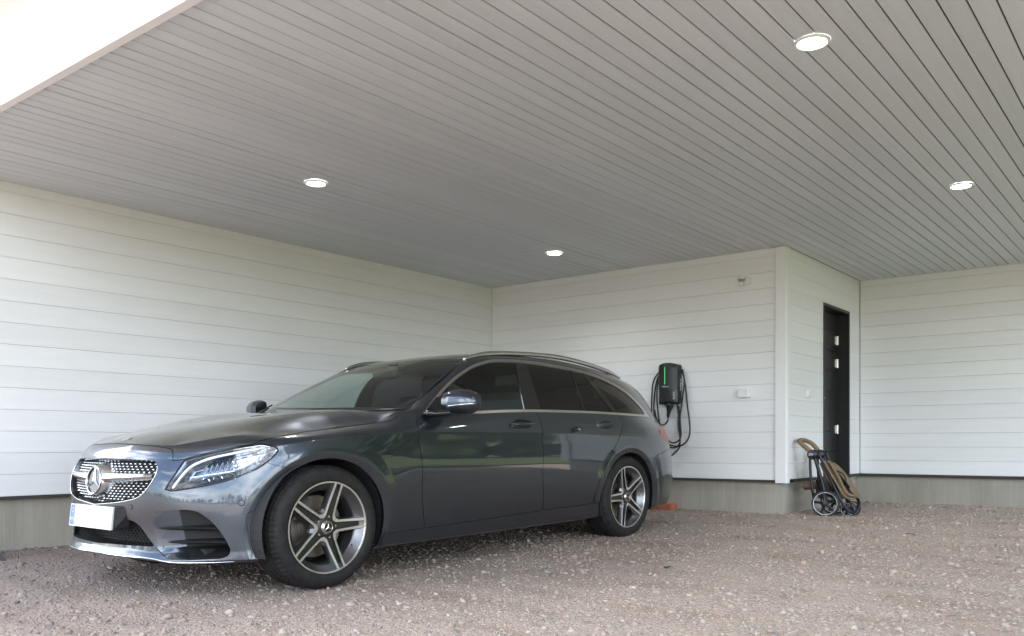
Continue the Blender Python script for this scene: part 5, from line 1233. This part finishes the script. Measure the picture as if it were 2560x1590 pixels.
for b_ in (0.0, PW_):
    ptube('frame_tube', 'frame_black', [(262, 250, b_), (300, 380, b_), (345, 560, b_), (372, 700, b_)], .0165)
    ptube('frame_tube', 'frame_black', [(218, 262, b_), (222, 400, b_), (238, 560, b_), (250, 650, b_ + .005)], .0125)
    ptube('frame_tube', 'frame_black', [(285, 190, b_ + .02), (345, 330, b_ + .015), (430, 510, b_ + .01), (500, 660, b_), (560, 765, b_)], .0135)
    ptube('frame_tube', 'frame_black', [(250, 600, b_), (330, 640, b_), (420, 690, b_)], .010)
ptube('cross_bar', 'frame_black', [(372, 700, -.01), (372, 700, .2), (372, 700, PW_ + .01)], .009)
ptube('cross_bar', 'frame_black', [(430, 510, .0), (430, 510, .2), (430, 510, PW_)], .009)
ptube('bumper_bar', 'frame_black', [(545, 745, .0), (598, 785, .02), (630, 762, .07), (635, 735, .13), (625, 692, .2), (600, 665, PW_ - .02)], .015, 40)
def wheel_p(name, zx, zy, b_, rad, ring_):
    w = B(); V, F = [], []; c0 = sp(zx, zy, 0); n = 40
    def ringp(prof, mi):
        V = []; k = len(prof)
        for i in range(n):
            a = 2 * math.pi * i / n
            for r_, h in prof: V.append(c0 + _u * (r_ * math.cos(a)) + np.array([0, 0, r_ * 1.06 * math.sin(a)]) + _v * (b_ + h))
        w.add(V, [(i * k + j, ((i + 1) % n) * k + j, ((i + 1) % n) * k + (j + 1) % k, i * k + (j + 1) % k) for i in range(n) for j in range(k)], mi)
    ringp([(rad * .84, -.020), (rad * .93, -.023), (rad, -.012), (rad, .012), (rad * .93, .023), (rad * .84, .020)], 0)
    ringp([(rad * .815, -.0215), (rad * .845, -.0235), (rad * .85, -.018), (rad * .815, -.017)], 1)
    ringp([(rad * .02, -.022), (rad * .22, -.020), (rad * .22, .020), (rad * .02, .022)], 2)
    for k in range(5):
        a = .5 + 2 * math.pi * k / 5; p0 = c0 + _u * (rad * .18 * math.cos(a)) + np.array([0, 0, rad * .18 * math.sin(a)]) + _v * (b_ - .008); p1 = c0 + _u * (rad * .84 * math.cos(a)) + np.array([0, 0, rad * .88 * math.sin(a)]) + _v * (b_ - .008); w.tube([p0, (p0 + p1) / 2, p1], [.016, .011, .013], 8, mi=2)
    w.build(name, None, psc, mats=['pw_tyre', 'pw_white', 'frame_black'], angle=40)
wheel_p('wheel', 372, 700, -.03, .119, 1); wheel_p('wheel', 372, 700, PW_ + .02, .119, 1); wheel_p('wheel', 560, 760, .05, .066, 0); wheel_p('wheel', 560, 760, PW_ - .03, .066, 0)
# folded seat fabric: wavy sheets hung across the frame
def fabric(name, material, edge_a, edge_b, b0, b1, wav, seed, thick=.012):
    R = np.random.default_rng(seed); A1 = curve3([(*p, 0) for p in edge_a], 24)[:, :2]; B1 = curve3([(*p, 0) for p in edge_b], 24)[:, :2]; V = []; nb = 15
    for q in (0, 1):
        for j in range(nb):
            t_ = j / (nb - 1); b_ = b0 + (b1 - b0) * t_
            for i in range(24):
                f_ = i / 23; sag = wav * math.sin(3.1 * t_ * math.pi + 5 * f_ + seed) + wav * .6 * math.sin(9 * f_ + 2 * t_ + seed * 2)
                m_ = math.sin(math.pi * t_) ** .5; P_ = A1[i] * (1 - m_) + B1[i] * m_; V.append(sp(P_[0] + sag, P_[1] + sag * .5 + q * thick / .000975 * .6, b_ + (.004 if q else 0)))
    F = [(j * 24 + i, j * 24 + i + 1, (j + 1) * 24 + i + 1, (j + 1) * 24 + i) for j in range(nb - 1) for i in range(23)]; k = nb * 24; F += [tuple(k + v for v in f)[::-1] for f in F]
    B().add(V, F).build(name, material, psc, smooth=True)
fabric('seat_fabric', 'khaki', [(335, 275), (400, 380), (470, 520), (540, 620), (600, 655)], [(360, 285), (440, 390), (510, 510), (575, 600), (620, 645)], .02, PW_ - .02, 5, 1)
fabric('hood_fabric', 'khaki', [(352, 282), (420, 330), (500, 430), (590, 560), (632, 640)], [(395, 300), (465, 370), (540, 470), (610, 570), (645, 628)], .03, PW_ - .03, 7, 4)
fabric('back_panel', 'khaki', [(285, 300), (320, 380), (370, 470), (430, 560), (500, 640)], [(330, 300), (380, 400), (430, 480), (500, 580), (560, 645)], .05, PW_ - .04, 4, 7)
ptube('fabric_edge', 'khaki', [(345, 280, -.005), (420, 420, -.008), (490, 545, -.01), (560, 640, -.005), (630, 655, .02)], .010)
ptube('fabric_edge', 'khaki', [(400, 300, .01), (500, 480, .0), (580, 610, .0), (640, 622, .03)], .013)
ptube('strap', 'frame_black', [(445, 378, .02), (500, 395, .01), (545, 450, .0), (548, 500, .0), (530, 525, .02)], .007)
# bundle of fabric hanging behind
bb = B(); V, F = [], []; n = 20
for i in range(15):
    t_ = i / 14; c = np.array(sp(112 + 125 * t_, 545 - 12 * math.sin(3 * t_), .15)); rr = .046 * math.sin(math.pi * (.06 + .9 * t_)) ** .6 * (1 + .08 * math.sin(9 * t_))
    for j in range(n): a = 2 * math.pi * j / n; V.append(c + _v * (2.6 * rr * math.cos(a)) + np.array([0, 0, rr * math.sin(a) * (1 + .12 * math.sin(4 * a + i))]))
bb.add(V, [(i * n + j, (i + 1) * n + j, (i + 1) * n + (j + 1) % n, i * n + (j + 1) % n) for i in range(14) for j in range(n)] + [tuple(range(n)), tuple(14 * n + j for j in range(n))]).build('storage_basket', 'brown', psc, smooth=True)

# ------------------------------------------------------------------ ground: trodden crushed stone
def vnoise(x, y, seed=0):
    """smooth value noise"""
    r = np.random.default_rng(seed).random((64, 64)); xi, yi = np.floor(x).astype(int), np.floor(y).astype(int); fx, fy = x - xi, y - yi
    fx, fy = fx * fx * (3 - 2 * fx), fy * fy * (3 - 2 * fy); g = lambda a, b: r[a % 64, b % 64]
    return (g(xi, yi) * (1 - fx) + g(xi + 1, yi) * fx) * (1 - fy) + (g(xi, yi + 1) * (1 - fx) + g(xi + 1, yi + 1) * fx) * fy
def ground_z(x, y):
    b = np.interp(y, [-60, -5, 2.9, 5.1, 6.9, 7.72, 9.0, 9.9, 30], [-.06, -.04, -.002, .0195, .058, .085, .088, .098, .06])
    near_ = np.clip(1 - np.abs(x + 3.2) / 14, 0, 1)
    w = (vnoise(x * 1.1, y * 1.1, 1) - .5) * .022 + (vnoise(x * 4, y * 4, 2) - .5) * .009 + (vnoise(x * 14, y * 14, 3) - .5) * .005
    tyre = np.exp(-((x + 3.45) / .22) ** 2) + np.exp(-((x + 5.05) / .22) ** 2)
    return b + w * near_ * (1 - .8 * np.clip(tyre * (y < 6.6) * (y > 1.5), 0, 1))
m = M['gravel'] = mat('crushed_stone', (.36, .31, .27), .92); n, l, b = nt(m)
co = n.new('ShaderNodeTexCoord')
def vor(scale, feat='F1'):
    v = n.new('ShaderNodeTexVoronoi'); v.feature = feat; v.inputs['Scale'].default_value = scale; l.new(co.outputs['Object'], v.inputs['Vector']); return v
v1, v2 = vor(70), vor(190)
def hsv_ramp(v, stops):
    s_ = n.new('ShaderNodeSeparateColor'); l.new(v.outputs['Color'], s_.inputs['Color']); r_ = n.new('ShaderNodeValToRGB'); r_.color_ramp.interpolation = 'CONSTANT'; e = r_.color_ramp.elements
    while len(e) < len(stops): e.new(.5)
    for x_, (p_, c_) in zip(e, stops): x_.position = p_; x_.color = (*c_, 1)
    l.new(s_.outputs['Red'], r_.inputs['Fac']); return r_
STONES = [(0, (0.496, 0.386, 0.311)), (.18, (0.385, 0.294, 0.238)), (.32, (0.571, 0.461, 0.379)), (.48, (0.372, 0.329, 0.295)), (.60, (0.534, 0.380, 0.301)), (.72, (0.273, 0.225, 0.190)), (.80, (0.620, 0.518, 0.436)), (.90, (0.447, 0.398, 0.358)), (.96, (0.744, 0.656, 0.569))]
c1, c2 = hsv_ramp(v1, STONES), hsv_ramp(v2, STONES)
big = tex_noise(m, (1, 1, 1), 4, .6, 1.1); br = ramp(m, big.outputs['Fac'], [(.42, (0, 0, 0)), (.60, (1, 1, 1))])
mid = tex_noise(m, (1, 1, 1), 5, .65, 9); mr_ = ramp(m, mid.outputs['Fac'], [(.40, (0, 0, 0)), (.62, (1, 1, 1))])
fine = mixc(m, c2.outputs['Color'], c1.outputs['Color'], mr_.outputs['Color'])
sand = mixc(m, (.47, .385, .315), (.41, .325, .26), mid.outputs['Fac'])
sandy = mixc(m, fine.outputs['Color'], sand.outputs['Color'], br.outputs['Color']); half = mixc(m, fine.outputs['Color'], sandy.outputs['Color'], .32)
wet = tex_noise(m, (.5, 1.6, 1), 3, .6, 1.7); wr = ramp(m, wet.outputs['Fac'], [(.38, (.80, .75, .70)), (.52, (1, 1, 1))]); fin = mixc(m, half.outputs['Color'], wr.outputs['Color'], .8, 'MULTIPLY')
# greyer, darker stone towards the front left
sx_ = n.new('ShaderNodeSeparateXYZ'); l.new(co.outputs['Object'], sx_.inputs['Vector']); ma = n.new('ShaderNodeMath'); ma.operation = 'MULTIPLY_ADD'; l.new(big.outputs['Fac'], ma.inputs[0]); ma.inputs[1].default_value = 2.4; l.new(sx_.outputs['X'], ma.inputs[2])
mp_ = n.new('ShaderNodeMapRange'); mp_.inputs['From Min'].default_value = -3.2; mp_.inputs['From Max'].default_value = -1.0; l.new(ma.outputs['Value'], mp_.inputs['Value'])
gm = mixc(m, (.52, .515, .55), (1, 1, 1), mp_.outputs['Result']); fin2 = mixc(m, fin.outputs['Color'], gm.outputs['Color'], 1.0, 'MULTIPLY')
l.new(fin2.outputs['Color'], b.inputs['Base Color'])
b1 = bump(m, v1.outputs['Distance'], .8, .010); b1.invert = True; b2 = bump(m, v2.outputs['Distance'], .7, .005, b1); b2.invert = True
gx = np.unique(np.round(np.concatenate([np.arange(-30, -7, .8), np.arange(-7, 1.4, .045), np.arange(1.4, 9.2, .35)]), 4)); gyy = np.unique(np.round(np.concatenate([np.arange(-14, .8, .5), np.arange(.8, 10.2, .045), np.arange(10.4, 20, .6)]), 4))
XX, YY = np.meshgrid(gx, gyy); nx = len(gx); V = np.stack([XX.ravel(), YY.ravel(), ground_z(XX, YY).ravel()], 1)
ii = np.arange(len(V)).reshape(XX.shape); a_, b_, c_, d_ = ii[:-1, :-1].ravel(), ii[:-1, 1:].ravel(), ii[1:, 1:].ravel(), ii[1:, :-1].ravel()
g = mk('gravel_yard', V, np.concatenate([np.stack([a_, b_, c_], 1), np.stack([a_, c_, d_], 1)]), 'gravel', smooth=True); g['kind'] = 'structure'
# loose stones
m = M['stones'] = mat('loose_stones', (.4, .35, .3), .85); n, l, b = nt(m); gi = n.new('ShaderNodeNewGeometry')
r = n.new('ShaderNodeValToRGB'); r.color_ramp.interpolation = 'CONSTANT'; e = r.color_ramp.elements
ST2 = [(0, (0.521, 0.415, 0.337)), (.2, (0.421, 0.329, 0.269)), (.36, (0.545, 0.443, 0.363)), (.52, (0.385, 0.340, 0.301)), (.64, (0.534, 0.392, 0.311)), (.76, (0.297, 0.248, 0.211)), (.84, (0.571, 0.479, 0.406)), (.95, (0.447, 0.398, 0.353)), (.99, (0.744, 0.662, 0.579))]
while len(e) < len(ST2): e.new(.5)
for x_, (p_, c_) in zip(e, ST2): x_.position = p_; x_.color = (*c_, 1)
l.new(gi.outputs['Random Per Island'], r.inputs['Fac']); dk_ = mixc(m, r.outputs['Color'], (.80, .80, .81), 1.0, 'MULTIPLY'); 
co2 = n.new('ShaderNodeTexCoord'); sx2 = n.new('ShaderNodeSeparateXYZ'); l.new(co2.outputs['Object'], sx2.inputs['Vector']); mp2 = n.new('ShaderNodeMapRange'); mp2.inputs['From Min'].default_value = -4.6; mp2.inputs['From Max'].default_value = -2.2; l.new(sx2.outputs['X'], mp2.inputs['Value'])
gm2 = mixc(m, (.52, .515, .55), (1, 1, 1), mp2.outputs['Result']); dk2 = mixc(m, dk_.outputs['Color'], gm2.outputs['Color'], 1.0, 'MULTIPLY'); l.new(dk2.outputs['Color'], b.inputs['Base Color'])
t = tex_noise(m, (1, 1, 1), 4, .6, 120); bump(m, t.outputs['Fac'], .4, .003)
ph = (1 + 5 ** .5) / 2; IV = np.array([(-1, ph, 0), (1, ph, 0), (-1, -ph, 0), (1, -ph, 0), (0, -1, ph), (0, 1, ph), (0, -1, -ph), (0, 1, -ph), (ph, 0, -1), (ph, 0, 1), (-ph, 0, -1), (-ph, 0, 1)]) / math.sqrt(1 + ph * ph)
IF = np.array([(0, 11, 5), (0, 5, 1), (0, 1, 7), (0, 7, 10), (0, 10, 11), (1, 5, 9), (5, 11, 4), (11, 10, 2), (10, 7, 6), (7, 1, 8), (3, 9, 4), (3, 4, 2), (3, 2, 6), (3, 6, 8), (3, 8, 9), (4, 9, 5), (2, 4, 11), (6, 2, 10), (8, 6, 7), (9, 8, 1)])
def stones(xs, ys, size, name, seed):
    R = np.random.default_rng(seed); k = len(xs); z0 = ground_z(xs, ys); sh = IV[None] * (1 + R.normal(0, .20, (k, 12, 1))) * R.uniform(.55, 1.25, (k, 1, 3)); sh[:, :, 2] *= R.uniform(.55, .95, (k, 1))
    an = R.uniform(0, 6.283, k); cs, sn = np.cos(an)[:, None], np.sin(an)[:, None]; x_ = sh[..., 0] * cs - sh[..., 1] * sn; y_ = sh[..., 0] * sn + sh[..., 1] * cs
    V = np.stack([x_, y_, sh[..., 2]], 2) * size[:, None, None] + np.stack([xs, ys, z0 + size * .18], 1)[:, None]; F = (IF[None] + (np.arange(k) * 12)[:, None, None]).reshape(-1, 3)
    return mk(name, V.reshape(-1, 3), F, 'stones')
R = np.random.default_rng(11); N0 = 90000
xs, ys = R.uniform(-6.3, .9, N0), R.uniform(1.15, 9.85, N0)
ok = (ys < 7.70) | (xs > -2.98); ok &= (vnoise(xs * 1.6, ys * 1.6, 9) * .7 + R.random(N0) * .6) > .42
xs, ys = xs[ok], ys[ok]; size = np.clip(np.exp(R.normal(math.log(.0050), .48, len(xs))), .0025, .026)
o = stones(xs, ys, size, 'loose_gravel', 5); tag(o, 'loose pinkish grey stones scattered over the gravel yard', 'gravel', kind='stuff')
# grit heaped along the footings
k1 = 5200; e1 = np.abs(R.normal(0, .11, k1)); seg_ = R.random(k1)
xe = np.where(seg_ < .34, R.uniform(-6.2, -2.95, k1), np.where(seg_ < .55, XD - .05 + e1, np.where(seg_ < .82, R.uniform(-2.95, .2, k1), XL - .045 + e1))); ye_ = np.where(seg_ < .34, YB + .05 - e1, np.where(seg_ < .55, R.uniform(7.74, 9.9, k1), np.where(seg_ < .82, YC + .05 - e1, R.uniform(1.6, 7.7, k1))))
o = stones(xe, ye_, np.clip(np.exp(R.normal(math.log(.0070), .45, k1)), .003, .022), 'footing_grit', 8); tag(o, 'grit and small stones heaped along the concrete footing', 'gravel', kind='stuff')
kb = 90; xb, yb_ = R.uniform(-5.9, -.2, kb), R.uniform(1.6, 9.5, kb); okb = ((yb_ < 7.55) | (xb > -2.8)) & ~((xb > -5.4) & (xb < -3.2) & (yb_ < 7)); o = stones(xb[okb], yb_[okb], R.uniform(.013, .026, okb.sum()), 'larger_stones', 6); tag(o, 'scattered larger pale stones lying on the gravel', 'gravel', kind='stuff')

M['leaf'] = mat('green_leaf', (.05, .075, .03), .7); M['twig'] = mat('dry_twig', (.10, .07, .045), .9)
def ground_pt(px_, py_):
    x_ = (px_ - 1280) / 2188; t_ = .73 / ((py_ - 1110) * 1.069 / 2188); return (x_ * math.cos(YAW) - math.sin(YAW)) * t_, (x_ * math.sin(YAW) + math.cos(YAW)) * t_
for (px_, py_), sz, lab in (((1671, 1409), .028, 'small crumpled green leaf on the gravel in front of the rear wheel'), ((2244, 1283), .020, 'tiny dark green leaf on the gravel right of the pushchair')):
    x0, y0 = ground_pt(px_, py_); z0_ = float(ground_z(np.array([x0]), np.array([y0]))[0]); Rl = np.random.default_rng(int(px_)); V = []
    for i in range(7):
        for j in range(-2, 3):
            u_ = (i / 6 - .5) * 2; wd = math.sqrt(max(0, 1 - u_ * u_)) * .5; V.append((x0 + sz * u_, y0 + sz * wd * j / 2, z0_ + .009 + sz * (.22 * abs(j) / 2 + .15 * math.sin(3 * u_ + j)) + Rl.normal(0, .001)))
    o = B().add(V, [(i * 5 + j, i * 5 + j + 1, (i + 1) * 5 + j + 1, (i + 1) * 5 + j) for i in range(6) for j in range(4)]).build('fallen_leaf', 'leaf', smooth=True); tag(o, lab, 'leaf', 'leaves on the gravel')
x0, y0 = ground_pt(2262, 1341); x1, y1 = ground_pt(2290, 1346); z0_ = float(ground_z(np.array([x0]), np.array([y0]))[0])
o = B().tube(curve3([(x0, y0, z0_ + .010), (x0 * .6 + x1 * .4, y0 * .6 + y1 * .4 + .01, z0_ + .016), (x1, y1, z0_ + .012)], 10), .0035, 6).build('twig', 'twig', smooth=True); tag(o, 'thin dry twig lying on the gravel at right', 'twig')

# ------------------------------------------------------------------ the garden outside (seen in the paint and glass)
m = M['grass'] = mat('mown_grass', (.09, .12, .03), .9); t = tex_noise(m, (1, 1, 1), 6, .7, .8); r = ramp(m, t.outputs['Fac'], [(.3, (.06, .08, .025)), (.7, (.14, .16, .05))]); nt(m)[1].new(r.outputs['Color'], nt(m)[2].inputs['Base Color'])
f_ = mk('field', [(-900, -900, -.14), (900, -900, -.14), (900, 900, -.14), (-900, 900, -.14)], [(0, 1, 2, 3)], 'grass'); f_['kind'] = 'structure'
lawn = mk('lawn', [(1.5, 2.4, .13), (40, 2.4, .13), (40, 44, .13), (1.5, 44, .13)], [(0, 1, 2, 3)], 'grass'); lawn['kind'] = 'structure'
m = M['foliage'] = mat('foliage', (.05, .08, .025), .8); t = tex_noise(m, (1, 1, 1), 5, .7, 2.5); r = ramp(m, t.outputs['Fac'], [(.35, (.018, .032, .010)), (.68, (.075, .11, .035))]); nt(m)[1].new(r.outputs['Color'], nt(m)[2].inputs['Base Color'])
def wood(name, line, n_, hgt, seed, label):
    R = np.random.default_rng(seed); line = np.array(line, float); V, F = [], []
    for i in range(n_):
        t_ = R.random() * (len(line) - 1); j = int(t_); p = line[j] + (line[j + 1] - line[j]) * (t_ - j) + R.normal(0, 1.2, 2); H = hgt * R.uniform(.65, 1.25)
        for q in range(70):   # leaf clumps through the crown
            zz = R.uniform(.03, 1.0) ** .8 * H; wd = H * .30 * math.sin(math.pi * min(.95, .12 + .86 * zz / H)) ** .7; an = R.uniform(0, 6.28); rr = wd * R.uniform(.3, 1.05); c = np.array([p[0] + rr * math.cos(an), p[1] + rr * math.sin(an), zz]); s_ = R.uniform(.25, .6) * H / 7
            sh = IV * (1 + R.normal(0, .3, (12, 1))) * s_; k = len(V) * 12; V.append(c + sh); F.append(IF + k)
    o = mk(name, np.concatenate(V), np.concatenate(F), 'foliage'); tag(o, label, 'trees', kind='stuff')
wood('wood', [(22, 10), (16, 19), (6, 27), (-8, 30)], 64, 9.5, 3, 'dark edge of the wood across the lawn')
wood('far_wood', [(110, -60), (60, -105), (0, -120), (-60, -110), (-120, -60)], 60, 7, 4, 'distant line of trees beyond the field')
